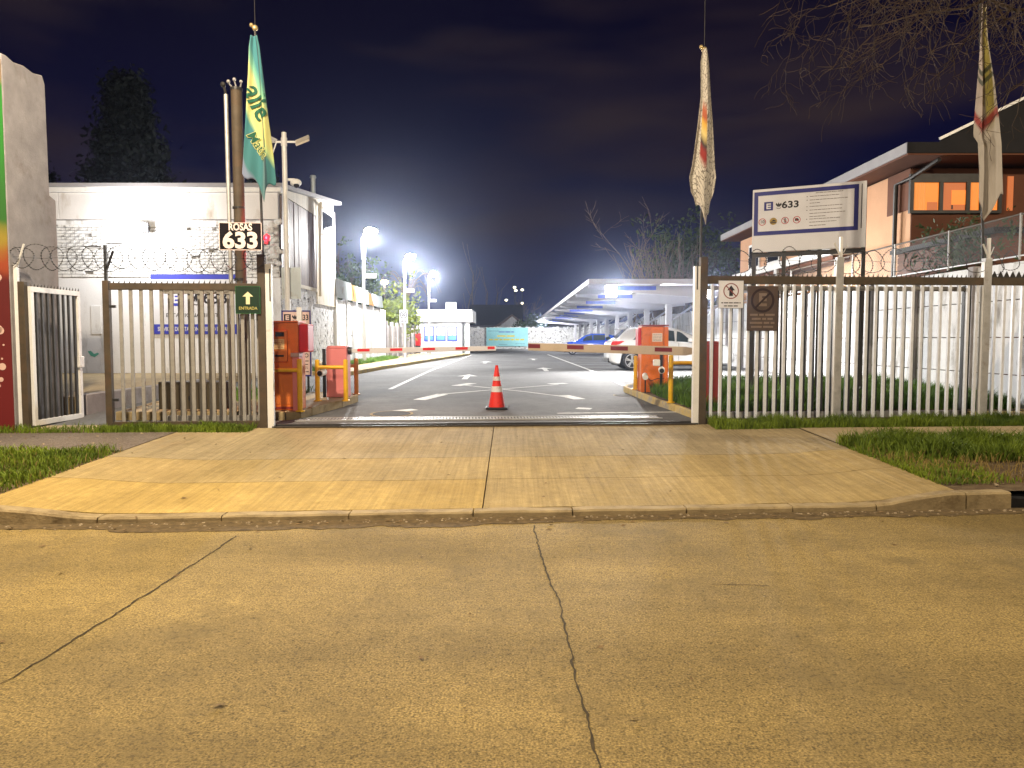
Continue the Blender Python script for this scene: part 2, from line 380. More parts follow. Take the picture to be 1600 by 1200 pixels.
def sheet(name, xs, ys, m, fn, kind='structure', dz=0):
    vs = [(x, y, fn(x, y) + dz) for y in ys for x in xs]; nx = len(xs)
    fs = [(j * nx + i, j * nx + i + 1, (j + 1) * nx + i + 1, (j + 1) * nx + i) for j in range(len(ys) - 1) for i in range(nx - 1)]
    return MB().add(vs, fs).build(name, m, None, kind=kind, recalc=False)
def strip(b, pts, w, dz=.004, zf=GZ, n=1):
    """flat painted strip over the ground along pts"""
    P = []
    for (x0, y0), (x1, y1) in zip(pts, pts[1:]):
        k = max(1, int(math.hypot(x1 - x0, y1 - y0) / n)); P += [(x0 + (x1 - x0) * i / k, y0 + (y1 - y0) * i / k) for i in range(k)]
    P.append(pts[-1]); vs = []
    for i, (x, y) in enumerate(P):
        q, p = P[min(i + 1, len(P) - 1)], P[max(i - 1, 0)]; d = Vector((q[0] - p[0], q[1] - p[1])).normalized()
        for s_ in (-1, 1): xx, yy = x - d.y * w / 2 * s_, y + d.x * w / 2 * s_; vs.append((xx, yy, zf(xx, yy) + dz))
    b.add(vs, [(2 * i, 2 * i + 1, 2 * i + 3, 2 * i + 2) for i in range(len(P) - 1)])
rng = random.Random(7)
npr = np.random.default_rng(5)

# ================================================================== GROUND
frange = lambda a, b, n: [a + (b - a) * i / n for i in range(n + 1)]
g = MB().quad((-140, -28, -.08), (140, -28, -.08), (140, 190, -.08), (-140, 190, -.08)).build('ground', M_soil, recalc=False); g['kind'] = 'structure'
# road: sheet up to the kerb foot
xs = frange(-40, 40, 80)
vs = [(x, y if j == 0 else T0 + .1 + SL * x, 0) for j, y in enumerate((-25, 0)) for x in xs]
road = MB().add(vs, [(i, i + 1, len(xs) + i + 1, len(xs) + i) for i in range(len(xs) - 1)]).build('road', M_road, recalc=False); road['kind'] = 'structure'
def crack(pxs, w, seed, name='road_joint'):
    r = random.Random(seed); pts = []
    P = [ground_at(*p) for p in pxs]
    for a, b in zip(P, P[1:]):
        k = int((b - a).length / .035)
        for i in range(k): p = a.lerp(b, i / k); pts.append((p.x, p.y))
    pts.append((P[-1].x, P[-1].y)); b = MB(); vs = []; off = 0
    for i, (x, y) in enumerate(pts):
        q, p = pts[min(i + 1, len(pts) - 1)], pts[max(0, i - 1)]; d = Vector((q[0] - p[0], q[1] - p[1])).normalized()
        off = off * .8 + r.gauss(0, .0045); ww = w * r.uniform(.45, 1.3)
        for s_ in (-1, 1): vs.append((x - d.y * (off + ww * s_), y + d.x * (off + ww * s_), .004))
    b.add(vs, [(2 * i, 2 * i + 1, 2 * i + 3, 2 * i + 2) for i in range(len(pts) - 1)])
    o = b.build(name, M_crack, road); return o
crack([(368, 838), (190, 955), (-60, 1105)], .0065, 1)
crack([(833, 821), (880, 975), (940, 1215)], .006, 2)
crack([(1110, 914), (1200, 915)], .004, 3)
gb = MB(); gv = []; gr_ = random.Random(4); gw = .14; N_ = 360
for i in range(N_ + 1):
    x = -9 + 18 * i / N_; gw = min(.34, max(.05, gw + gr_.gauss(0, .022))); y = T0 + SL * x
    gv += [(x, y - gw, .0035), (x, y + .03, .0045)]
gb.add(gv, [(2 * i, 2 * i + 2, 2 * i + 3, 2 * i + 1) for i in range(N_)]); gb.build('gutter_dirt', mat('gutter_soil', (.115, .078, .034), .95, 0, .4, 14, .8, 60), road, recalc=False)
# verge soil, both sides, up to the fence
def vsheet(name, x0, x1, t0, t1, m, dz, nx=24, nt=14):
    vs = []; xs_ = frange(x0, x1, nx); ts = frange(t0, t1, nt)
    for t in ts:
        for x in xs_: vs.append((x, t + SL * x, GZ(x, t + SL * x) + dz))
    w = nx + 1
    o = MB().add(vs, [(j * w + i, j * w + i + 1, (j + 1) * w + i + 1, (j + 1) * w + i) for j in range(nt) for i in range(nx)]).build(name, m, recalc=False); o['kind'] = 'structure'; return o
vsheet('verge', -40, -4.74, T0 + .14, 11.6, M_soil, -.012, 60)
vsheet('verge', 4.24, 40, T0 + .14, 11.6, M_soil, -.012, 60)
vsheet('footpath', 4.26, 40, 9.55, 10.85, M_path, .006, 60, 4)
vsheet('footpath', -40, -4.76, 9.5, 10.95, M_gravel, .004, 60, 4)
# driveway slabs
drv = MB(); 
drive = vsheet('driveway', -4.75, 4.25, T0 + .1, 11.36, M_crack, -.03)
def slab(x0, x1, t0, t1, m):
    nx, nt = 12, 8; vs = []; gp = .006
    XS, TS = frange(x0 + gp, x1 - gp, nx), frange(t0 + gp, t1 - gp, nt)
    for t in TS:
        for x in XS: vs.append((x, t + SL * x, GZ(x, t + SL * x) + .006 * math.sin(x * 3 + t) * .3))
    w = nx + 1; fs = [(j * w + i, j * w + i + 1, (j + 1) * w + i + 1, (j + 1) * w + i) for j in range(nt) for i in range(nx)]
    n0 = len(vs); edge = [i for i in range(w)] + [j * w + nx for j in range(1, nt + 1)] + [nt * w + i for i in range(nx - 1, -1, -1)] + [j * w for j in range(nt - 1, 0, -1)]
    vs += [(vs[k][0], vs[k][1], vs[k][2] - .05) for k in edge]; E = len(edge)
    fs += [(edge[k], n0 + k, n0 + (k + 1) % E, edge[(k + 1) % E]) for k in range(E)]
    return MB().add(vs, fs).build('slab', m, drive)
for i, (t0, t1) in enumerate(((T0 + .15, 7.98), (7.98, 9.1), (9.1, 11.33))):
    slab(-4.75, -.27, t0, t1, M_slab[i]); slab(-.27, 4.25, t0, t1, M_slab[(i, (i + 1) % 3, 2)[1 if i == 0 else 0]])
# kerb along the street
kerb = MB().box(0, .01, 0, .01, -.5, -.49).build('kerb', M_conckerb); kerb['kind'] = 'structure'; kerb.location = (0, T0, 0)
def kstone(x0, x1, dep=.15, m=M_conckerb, drop=0.0):
    n = 6; vs = []; r = rng
    for i in range(n + 1):
        x = x0 + .006 + (x1 - x0 - .012) * i / n; h = lip(x) + .008 + r.uniform(-.004, .004) - drop; y = T0 + SL * x - T0
        ch = min(.018, h * .3)
        vs += [(x, y + .0, -.06), (x, y + .004 + r.uniform(0, .006), h - ch), (x, y + ch + .006, h), (x, y + dep, h), (x, y + dep, -.06)]
    fs = [(i * 5 + k, (i + 1) * 5 + k, (i + 1) * 5 + (k + 1) % 5, i * 5 + (k + 1) % 5) for i in range(n) for k in range(5)] + [(0, 1, 2, 3, 4), tuple(n * 5 + k for k in (4, 3, 2, 1, 0))]
    return MB().add(vs, fs).build('kerb_stone', m, kerb, smooth=False)
x = -12.0
for x1 in (-11, -10, -9, -8, -7, -6, -5, -4.55, -3.6, -2.55, -1.45, -.35, .55, 1.6, 2.6, 3.4, 4.27, 4.72): kstone(x, x1); x = x1
for x0 in (4.98, 5.9, 6.9, 7.9, 8.9, 9.9): kstone(x0, x0 + .98)
bx = MB().box(4.70, 5.0, .03 + .34, .5 + .3, -.3, .09).build('drain_inlet', M_black, kerb)
# parking lot
lot = sheet('parking_lot', frange(-16, 9.2, 26), [TF + .0 + .0] + frange(11.9, 30, 26) + frange(32, 95, 18), M_lot, lambda x, y: GZ(x, max(y, TF + SL * x)) if y > TF + .01 else .30)
for v in lot.data.vertices:
    if abs(v.co.y - TF) < 1e-4: v.co.y = TF + .004 + SL * v.co.x; v.co.z = .30
    elif v.co.y < 13.5 and v.co.y < TF + SL * v.co.x + .2: v.co.y = max(v.co.y, TF + SL * v.co.x + .2); v.co.z = GZ(v.co.x, v.co.y)
def G2(px, py): p = ground_at(px, py); return (p.x, p.y)
def mark(pts, w, name='painted_line'):
    b = MB(); strip(b, pts, w); return b.build(name, M_paintline, lot, recalc=False)
mark([(-2.75, 17), (-2.7, 50)], .11); mark([(2.72, 16.8), (2.45, 52)], .11)
for k in range(11): mark([(2.7 - .004 * k, 22.9 + 2.7 * k), (8.2, 22.9 + 2.7 * k)], .1)
mark([G2(690, 616), G2(872, 601)], .09); mark([G2(725, 602), G2(882, 620)], .09)
for a, b_ in (((655, 625), (692, 616)), ((712, 603), (738, 599)), ((858, 600), (884, 599)), ((880, 618), (906, 624))): mark([G2(*a), G2(*b_)], .26, 'painted_block')
for a, b_ in (((617, 643), (648, 640)), ((901, 638), (924, 639))): mark([G2(*a), G2(*b_)], .22, 'painted_block')
mark([G2(870, 646), G2(1056, 644)], .10)
def arrow(x, y, s=1):
    b = MB(); zz = lambda X, Y: GZ(X, Y) + .004
    pts = [(x - .08, y), (x + .08, y), (x + .08, y + 1.4 * s), (x + .3, y + 1.4 * s), (x, y + 2.4 * s), (x - .3, y + 1.4 * s), (x - .08, y + 1.4 * s)]
    b.add([(p[0], p[1], zz(*p)) for p in pts], [(0, 1, 2, 6), (2, 3, 4), (2, 4, 6), (6, 4, 5)]); b.build('painted_arrow', M_paintline, lot, recalc=False)
arrow(-1.3, 20.6, 1); arrow(1.15, 25, 1.2); arrow(-1.2, 33, 1.2); arrow(1.1, 38, 1.2)
# manhole covers
def manhole(px, py, r, label, cat='manhole cover'):
    p = ground_at(px, py); o = thing('manhole_cover', label, cat, (p.x, p.y, p.z + .002)); sl = Matrix.Rotation(R(2.6), 4, 'X')
    b = MB(); n = 28
    b.add([sl @ Vector((rr * math.cos(2 * math.pi * i / n), rr * math.sin(2 * math.pi * i / n), h)) for rr, h in ((r, .006), (r * .88, .006)) for i in range(n)], [(i, (i + 1) % n, n + (i + 1) % n, n + i) for i in range(n)])
    b.build('frame', M_conckerb, o, recalc=False)
    c = MB().prism([(r * .86 * math.cos(2 * math.pi * i / n), r * .86 * math.sin(2 * math.pi * i / n)) for i in range(n)], .0, .008, 'z', sl).build('lid', mat('cast_iron', (.05, .047, .045), .85, 0, .25, 20, .8, 60), o)
manhole(612, 647, .36, 'round iron manhole cover left of the traffic cone, by the drain')
manhole(973, 618, .2, 'small iron cover near the yellow kerb on the right of the lot')
# trench drain with steel grate, and sliding gate track
dr = thing('trench_drain', 'long steel grated drain crossing the driveway behind the gate line', 'drain', (0, TF, .0), FA)
u0, u1 = fu(446), fu(1052)
zt = GZ(0, TF + .75) + .003
MB().box(u0, u1, .60, .90, zt - .2, zt - .03).build('channel', M_black, dr)
MB().box(u0, u1, .56, .60, zt - .05, zt + .008).box(u0, u1, .90, .94, zt - .05, zt + .012).build('edge_frame', M_steel, dr)
b = MB(); u = u0 + .02
while u < u1 - .02: b.box(u, u + .026, .605, .895, zt - .03, zt + .008); u += .052
b.build('grating', M_steel, dr, kind='stuff')
tr = thing('gate_track', 'low steel rail for the sliding gates set across the entrance', 'gate track', (0, TF, .30), FA)
MB().box(fu(432), fu(1085), -.10, .22, -.01, .012).build('bed', M_crack, tr); MB().box(fu(425), fu(1090), .04, .08, .0, .04).box(fu(425), fu(1090), -.08, -.05, .0, .022).build('rail', M_dark, tr, bevel=.006)

# islands
def island(name, poly, h, m_top, m_kerb, label_top, inward=.14, stone=.9):
    base = MB().box(0, .01, 0, .01, -.6, -.59).build(name, m_kerb); base['kind'] = 'structure'
    n = len(poly)
    ctr = Vector((sum(p[0] for p in poly) / n, sum(p[1] for p in poly) / n))
    def ins(p, q, r_):
        a, b, c = Vector(p), Vector(q), Vector(r_); d1, d2 = (b - a).normalized(), (c - b).normalized()
        n1, n2 = Vector((-d1.y, d1.x)), Vector((-d2.y, d2.x)); k = (n1 + n2); k = k / max(.3, k.length_squared) * 2
        return b + k * inward * .5 * 1.0
    inn = [ins(poly[i - 1], poly[i], poly[(i + 1) % n]) for i in range(n)]
    for i in range(n):
        a, b, ia, ib = Vector(poly[i]), Vector(poly[(i + 1) % n]), inn[i], inn[(i + 1) % n]; L = (b - a).length; k = max(1, round(L / stone))
        for j in range(k):
            e0, e1 = j / k + .006 / max(L, .1), (j + 1) / k - .006 / max(L, .1)
            q = [a.lerp(b, e0), a.lerp(b, e1), ia.lerp(ib, e1), ia.lerp(ib, e0)]; hh = h + rng.uniform(-.006, .006)
            vs = [(p.x, p.y, GZ(p.x, p.y) - .06) for p in q] + [(p.x, p.y, GZ(p.x, p.y) + hh) for p in q]
            MB().add(vs, [(3, 2, 1, 0), (4, 5, 6, 7), (0, 1, 5, 4), (1, 2, 6, 5), (2, 3, 7, 6), (3, 0, 4, 7)]).build('kerb_stone', m_kerb, base, bevel=.012)
    t = MB().add([(p.x, p.y, GZ(p.x, p.y) + h - .012) for p in inn], [tuple(range(n))]).build('top_surface', m_top, base)
    return base
island('left_island', [(-6.2, 11.75), (-3.55, 11.80), (-3.36, 11.95), (-3.27, 12.3), (-3.02, 13.4), (-2.92, 14.3), (-3.05, 14.75), (-3.4, 14.9), (-6.2, 14.9)], .13, M_path, M_conckerb, '')
island('right_island', [(2.95, 11.85), (8.5, 12.2), (8.5, 17.2), (2.7, 17.2), (2.45, 16.6), (2.42, 16.2), (2.62, 14.0)], .12, M_soil, M_yelkerb, '')
island('left_verge', [(-5.0, 22.5), (-4.75, 22.6), (-2.75, 49.6), (-6.2, 50), (-6.2, 22.5)], .12, M_path, M_yelkerb, '', stone=1.6)
ter = thing('terrace', 'raised grey concrete terrace in front of the white building', 'terrace', (0, 0, 0)); ter['kind'] = 'structure'; del ter['category']
MB().box(-16, -7.12, 12.3, 20.98, .2, .66).build('paving', M_path, ter)
MB().box(-7.12, -6.95, 12.3, 17.2, .2, .70).build('edge_wall', M_conc, ter, bevel=.015)

# ================================================================== LEFT BUILDING
FX = -6.4; FY = 21.0
bl = thing('white_building', 'long white painted brick building with a pale sheet fascia, behind the left fence', 'building', (-10, FY, .5))
bl_inv = Matrix.Translation((10, -FY, -.5))
def part(b, name, m, parent, **k): return b.build(name, m, parent, M=bl_inv, **k)
part(MB().box(-16, FX, FY, 27.2, .3, 3.30), 'lower_wall', M_plaster, bl)
core = part(MB().box(-16, FX - .03, FY + .06, 27.1, 3.302, 5.55), 'upper_wall', M_mortar, bl)
# fascia sheets and capping
xx = -13.6
while xx < FX - .05:
    x2 = min(xx + 1.2, FX + .02); part(MB().box(xx + .006, x2 - .006, FY - .10, FY + .04, 4.88, 5.60), 'fascia_panel', M_fascia, bl, bevel=.004); xx = x2
xx = -13.6
for k in range(4):
    x2 = min(xx + 2.0, FX + .1); part(MB().box(xx + .003, x2 - .003, FY - .16 - .01 * (k % 2), FY + .02, 5.61, 5.74 + .012 * (k % 2)), 'capping', M_whitesteel, bl, bevel=.006); xx = x2
part(MB().box(-14, FX, FY - .03, FY + .03, 4.74, 4.86), 'ledge', M_whitewall, bl, bevel=.01)
part(MB().box(-14, FX - .6, FY - .02, FY + .04, 4.50, 4.58), 'ledge', M_whitewall, bl, bevel=.01)
# painted bricks: individually laid
bm0 = MB().box(-.112, .112, -.045, .04, -.036, .036)
protos = [bm0.build('brick', m, None, bevel=.006, seg=1, link=False) for m in M_brick]
cnt = 0; rest = MB()
rows = [3.35 + .085 * i for i in range(17)]
for ri, z in enumerate(rows):
    x = -12.75 + (.12 if ri % 2 else 0)
    while x < FX - .12:
        if rng.random() > .02:
            far = ri < 3 or x < -12.3
            if cnt < 300 and not far:
                o = bpy.data.objects.new('brick', protos[rng.choice((0, 0, 1, 2, 2))].data); COL.objects.link(o); o.parent = bl
                o.location = bl_inv @ Vector((x + rng.uniform(-.004, .004), FY + .02 + rng.uniform(-.012, .006), z + rng.uniform(-.003, .003))); o.rotation_euler = (0, 0, rng.uniform(-.02, .02)); cnt += 1
            else: rest.cbox((x, FY + .02 + rng.uniform(-.012, .006), z), (.224, .085, .072))
        x += .238
part(rest, 'brickwork', M_brick[0], bl, kind='stuff')
# rough, broken corner
b = MB()
for i in range(46):
    z = rng.uniform(3.35, 4.85); s_ = rng.uniform(.05, .14)
    b.sphere((FX - rng.uniform(.0, .38), FY - rng.uniform(-.05, .03), z), s_, 6, 5, (1, .5, .8))
part(b, 'broken_render', M_brick[1], bl, kind='stuff')
# lower side wall bricks (seen edge-on)
b = MB(); ri = 0; z = .75
while z < 3.2:
    y = FY + .12 + (.12 if ri % 2 else 0)
    while y < 27.1: b.box(FX, FX + rng.uniform(.008, .022), y - .108, y + .108, z - .036, z + .036); y += .24
    z += .088; ri += 1
part(b, 'side_brickwork', M_brick[2], bl, kind='stuff')
# side cladding planks, cream bay, gable triangle
y = FY + .14
while y < 24.75: part(MB().box(FX - .02, FX + .03 + rng.uniform(0, .012), y + .004, y + .226, 3.25, 5.58), 'cladding_plank', M_brownclad, bl); y += .23
part(MB().box(FX - .02, FX + .045, FY - .0, FY + .13, 3.3, 4.75), 'gap_shade', M_dark, bl)  # dark strip painted in for the shade of the corner gap
part(MB().box(FX - .02, FX + .05, FY + .12, 24.8, 3.14, 3.245), 'sill_board', M_cream, bl)
y = 24.8
while y < 27.15: part(MB().box(FX - .02, FX + .05 + rng.uniform(0, .006), y + .003, y + .232, 2.75, 6.12), 'cream_plank', M_cream, bl); y += .235
part(MB().prism([(FY - .05, 5.6), (24.8, 5.6), (27.2, 6.14), (27.2, 6.42), (FY - .05, 5.72)], FX - .05, FX + .04, 'x'), 'gable_panel', M_cream, bl)
part(MB().prism([(FY - .25, 5.735), (28.0, 6.50), (28.0, 6.62), (FY - .25, 5.83)], -16, FX + .16, 'x'), 'roof', M_fasw, bl)
w = part(MB().box(FX + .058, FX + .10, 25.3, 26.9, 5.10, 5.95), 'window', M_white, bl); part(MB().box(FX + .102, FX + .112, 25.42, 26.78, 5.2, 5.85), 'pane', M_glassdark, w)
part(MB().tube([(FX + .1, 25.6, 5.95), (FX + .16, 24.95, 6.02), (FX + .14, 24.86, 5.8), (FX + .12, 24.84, 3.0)], .05, 8), 'downpipe', M_cream, bl, smooth=True)
ch = part(MB().cyl((FX - .25, 25.6, 6.2), (FX - .25, 25.6, 6.98), .08, n=12), 'flue', M_zinc, bl, smooth=True); part(MB().cyl((FX - .25, 25.6, 6.98), (FX - .25, 25.6, 7.06), .11, .09, 12), 'cowl', M_zinc, ch)
# small marks on the front wall
p0, p1 = at(142, 478, FY), at(159, 522, FY)
part(MB().box(p0.x, p1.x, FY - .02, FY - .001, p1.z, p0.z), 'meter_door', M_whitewall, bl, bevel=.004)
pg = [at(*q, FY) for q in ((137, 549), (142, 548), (147, 553), (153, 551), (155, 553), (148, 558), (142, 556))]
part(MB().prism([(q.x, q.z) for q in pg], FY - .004, FY - .001, 'y'), 'paint_mark', mat('teal_mark', (.12, .42, .33), .7), bl)
# facade banner
q0, q1 = at(236, 429, FY), at(374, 522, FY)
ban = thing('wall_banner', 'wide white parking banner with blue bands on the building wall behind the fence', 'banner', ((q0.x + q1.x) / 2, FY - .03, q1.z))
bw, bh = q1.x - q0.x, q0.z - q1.z
MB().box(-bw / 2, bw / 2, -.012, .0, 0, bh).build('sheet', M_board, ban)
MB().box(-bw / 2, bw / 2, -.016, -.0125, bh - .13, bh).build('blue_band', M_blue, ban); MB().box(-bw / 2, bw / 2, -.016, -.0125, 0, .27).build('blue_band', M_blue, ban)
elogo(ban, -bw * .21, bh * .60, .42, -.014, M_blue, M_board); tulip(M_ink, ban, bw * .02, bh * .60, .36, -.014)
text('633', .46, M_ink, ban, bw * .24, bh * .60, -.014, bold=.006)
text('ESTACIONAMIENTO', .15, M_ink, ban, 0, bh * .315, -.014, width=bw * .66)
text('SERVICIO DE ESTACIONAMIENTO PAGADO', .16, M_board, ban, 0, .135, -.018, width=bw * .86, bold=.004)
# facade floodlight
p = at(222, 355, FY - .35)
fl = thing('floodlight', 'lit white floodlight under the fascia of the white building', 'floodlight', p)
MB().box(-.03, .03, .02, .35, -.03, .03).build('bracket', M_dark, fl); MB().box(-.17, .17, -.02, .05, -.13, .13).build('housing', M_dark, fl, bevel=.01)
MB().sphere((0, -.05, 0), .15, 12, 8, (1, .35, .8)).build('lens', M_led, fl, smooth=True)
point('flood_light', (0, -.75, -.15), P_FACADE, LEDW, .12, fl)

# left boundary wall with precast panels, sheets above, farther concrete fence
lw = thing('boundary_wall', 'long white panel wall with rusty sheets on top along the left of the lot', 'wall', (FX, 27.3, .5))
Mi = Matrix.Translation((-FX, -27.3, -.5))
for k in range(6):
    y0 = 27.35 + k * 1.8
    MB().box(FX - .09, FX + .09, y0 - .07, y0 + .07, .4, 3.14).build('post', M_whitewall, lw, M=Mi)
    for j in range(4): MB().box(FX - .04, FX + .04, y0 + .075, y0 + 1.725, .42 + j * .66 + .006, .42 + (j + 1) * .66 - .006).build('panel', M_whitewall, lw, M=Mi, bevel=.008)
for k in range(8):
    y0 = 27.3 + k * 1.2; b = MB(); n = 12; rows_ = []
    tilt = rng.uniform(-.05, .1)
    for i in range(n + 1):
        y = y0 + 1.16 * i / n; o_ = .03 * (1 if i % 2 else -1)
        rows_.append([(FX + .12 + o_, y, 3.12 + rng.uniform(-.02, .0)), (FX + .0 + o_ + tilt, y, 3.78 - .02 * k + rng.uniform(-.02, .03))])
    vs = [q for r_ in rows_ for q in r_]; b.add(vs, [(2 * i, 2 * i + 2, 2 * i + 3, 2 * i + 1) for i in range(n)])
    o = b.build('metal_sheet', M_rust if k in (2, 5) else M_zinc, lw, M=Mi); s_ = o.modifiers.new('thick', 'SOLIDIFY'); s_.thickness = .008
lf = thing('concrete_fence', 'dull grey concrete fence with posts past the white panel wall', 'fence', (FX, 38.3, .5)); Mi = Matrix.Translation((-FX, -38.3, -.5))
for k in range(8):
    y0 = 38.4 + k * 1.8; MB().box(FX - .08, FX + .1, y0 - .08, y0 + .08, .4, 2.5).build('post', M_conc, lf, M=Mi, bevel=.01)
    for j in range(3): MB().box(FX - .03, FX + .03, y0 + .085, y0 + 1.715, .42 + j * .63 + .006, .42 + (j + 1) * .63 - .006).build('panel', M_conc, lf, M=Mi, bevel=.01)

# ================================================================== MURAL WALL (far left)
def mural_mat():
    m, n, l, b = _pr('mural_paint'); t = n.new('ShaderNodeTexCoord'); s_ = n.new('ShaderNodeSeparateXYZ')
    nz = n.new('ShaderNodeTexNoise'); nz.inputs['Scale'].default_value = 1.5; nz.inputs['Detail'].default_value = 2; l.new(t.outputs['Object'], nz.inputs['Vector'])
    l.new(t.outputs['Object'], s_.inputs[0])
    a = n.new('ShaderNodeMath'); a.operation = 'MULTIPLY_ADD'; l.new(nz.outputs[0], a.inputs[0]); a.inputs[1].default_value = .9; l.new(s_.outputs['Z'], a.inputs[2])
    d = n.new('ShaderNodeMath'); d.operation = 'DIVIDE'; l.new(a.outputs[0], d.inputs[0]); d.inputs[1].default_value = 6.2
    r = n.new('ShaderNodeValToRGB'); l.new(d.outputs[0], r.inputs[0]); e = r.color_ramp.elements; r.color_ramp.interpolation = 'EASE'
    e[0].position = 0; e[0].color = (.18, .009, .008, 1); e[1].position = 1; e[1].color = (.42, .36, .28, 1)
    for p_, c_ in ((.10, (.14, .006, .006, 1)), (.42, (.10, .006, .005, 1)), (.475, (.28, .045, .01, 1)), (.52, (.26, .19, .02, 1)), (.56, (.02, .11, .012, 1)), (.84, (.012, .19, .012, 1)), (.87, (.2, .13, .07, 1)), (.93, (.24, .16, .08, 1))): q = e.new(p_); q.color = c_
    l.new(r.outputs[0], b.inputs['Base Color']); b.inputs['Roughness'].default_value = .7; return m
u_ = fu(28)
mw = thing('mural_wall', 'tall rough concrete wall with a green and red painted mural on its street face', 'wall', FM @ Vector((u_, -.12, .28)), FA)
prof = [(0, 0), (0, 5.29), (.12, 5.30), (.3, 5.27), (.55, 5.31), (.8, 5.29), (1.05, 5.34), (1.12, 5.22), (1.14, 3.55), (1.32, 3.5), (1.34, 0)]
wb = MB().prism(prof, -.0, -2.4, 'x').build('wall_body', M_conc, mw, bevel=.02)
MB().box(-2.39, -.008, -.012, -.001, .02, 5.2).build('painted_mural', mural_mat(), mw)
b = MB()
for i in range(26):
    b.cyl((-.06 - rng.random() * .22, -.013, rng.uniform(.4, 3.4)), (-.06 - rng.random() * .0001, -.0125, 0), .001) if False else disc2(b, -.06 - rng.random() * .3, rng.uniform(.35, 3.2), rng.uniform(.012, .055), -.013, 12)
b.build('paint_dots', mat('mural_pale', (.62, .42, .34), .7), mw)

# ================================================================== FENCES AND GATES
def vee(parent, u, z, lit=True):
    MB().box(u - .02, u + .02, -.02, .02, z - .02, z + .30).build('post_extension', M_whitesteel, parent)
    MB().cyl((u, -.01, z - .02), (u - .13, -.05, z + .2), .014, n=6).cyl((u + .01, -.01, z), (u + .12, .05, z + .17), .008, n=5).build('wire_arm', M_whitesteel, parent)
def bars(parent, ua, ub, z0, z1, pitch, w, v, m, dep=None):
    n = max(1, round((ub - ua) / pitch)); p = (ub - ua) / n
    o = MB().box(-w / 2, w / 2, -(dep or w) / 2, (dep or w) / 2, z0, z1).build('bar', m, parent, bevel=.003, seg=1)
    o.location = (ua + p * .5, v, 0)
    for i in range(1, n): inst(o, parent, (ua + p * (i + .5), v + rng.uniform(-.004, .004), 0), (0, 0, rng.uniform(-.03, .03)))
def cutteeth(parent, ua, ub, z, v, m):
    b = MB(); u = ua
    while u < ub: b.cyl((u, v, z), (u + .01, v, z + .045), .012, .002, 5); u += .075
    b.build('spikes', m, parent, kind='stuff')
fl_ = thing('steel_fence', 'short rusty steel bar fence between the open white gate and the entrance', 'fence', (0, TF, .0), FA)
a, c = fu(170), fu(406)
MB().box(a - .045, a + .045, -.045, .045, .2, 2.44).build('post', M_rail, fl_, bevel=.006)
MB().box(a + .05, c, -.028, .028, 2.31, 2.41).build('top_rail', M_rail, fl_, bevel=.005)
MB().box(a + .05, c, -.032, .032, .30, .40).build('bottom_rail', M_rail, fl_, bevel=.005)
bars(fl_, a + .12, c - .02, .40, 2.31, .142, .05, 0, M_fence, .03)
MB().box(a - .02, a + .02, -.02, .02, 2.44, 2.95).build('post_extension', M_dark, fl_); MB().cyl((a + .01, 0, 2.6), (a + .13, -.05, 2.86), .018, n=6).build('wire_arm', M_dark, fl_)
cutteeth(fl_, a + .1, c, 2.41, 0, M_dark)
MB().box(a + .05, a + .13, -.035, -.0, 2.05, 2.09).box(a + .05, a + .13, -.035, 0, .7, .74).build('hinge', M_dark, fl_)
gl = thing('sliding_gate', 'grey barred sliding gate parked behind the short left fence', 'gate', (0, TF, 0), FA)
a2, c2 = fu(330), fu(421)
MB().box(fu(250), c2, .20, .26, 2.27, 2.34).build('top_rail', M_fence, gl); MB().box(fu(250), c2, .20, .26, .36, .46).build('bottom_rail', M_fence, gl)
bars(gl, fu(250), c2, .46, 2.27, .142, .04, .23, M_fence, .03)
# gate posts at the entrance
def gatepost(px, zt, side, label):
    o = thing('gate_post', label, 'gate post', FM @ Vector((fu(px), 0, 0)), FA)
    MB().box(-.055, .055, -.055, .055, .1, zt).build('post', M_rail, o, bevel=.006)
    s_ = side
    ch = MB(); x0, x1 = sorted((s_ * .075, s_ * .135))
    ch.box(x0, x1, -.05, -.035, .26, zt - .14).box(min(s_ * .06, s_ * .075), max(s_ * .06, s_ * .075), -.05, .06, .26, zt - .14).box(min(s_ * .135, s_ * .148), max(s_ * .135, s_ * .148), -.05, .03, .26, zt - .14)
    ch.build('guide_channel', M_whitesteel, o)
    return o
gpl = gatepost(411.5, 2.83, 1, 'rusty brown gate post with a white channel, left side of the entrance')
gpr = gatepost(1097, 2.84, -1, 'brown gate post with a white channel, right side of the entrance')
MB().box(.118, .136, -.0535, -.0505, 2.15, 2.62).build('slot', M_dark, gpl); MB().box(-.116, -.098, -.0535, -.0505, 2.35, 2.75).build('slot', M_dark, gpr)
# right fence, one run
fr = thing('steel_fence', 'long steel bar fence with tall posts and brown top rail right of the entrance', 'fence', (0, TF, 0), FA)
a, c, d, e_ = fu(1102), fu(1307.5), fu(1536.5), fu(1760)
for u in (c, d, e_):
    MB().box(u - .055, u + .055, -.05, .05, .2, 2.86).build('post', M_steel, fr, bevel=.006)
    MB().box(u - .062, u - .0575, -.04, .04, .35, 2.8).build('lit_side', M_whitesteel, fr)  # white strip paints lot light onto the post's left face
    vee(fr, u + .02, 2.87)
for u0_, u1_ in ((a, c - .06), (c + .06, d - .06), (d + .06, e_ - .06)):
    MB().box(u0_, u1_, -.03, .03, 2.44, 2.56).build('top_rail', M_rail, fr, bevel=.005); MB().box(u0_, u1_, -.035, .035, .29, .385).build('bottom_rail', M_rail, fr, bevel=.005)
    bars(fr, u0_ + .02, u1_ - .01, .385, 2.44, .146, .040, 0, M_bar, .045)
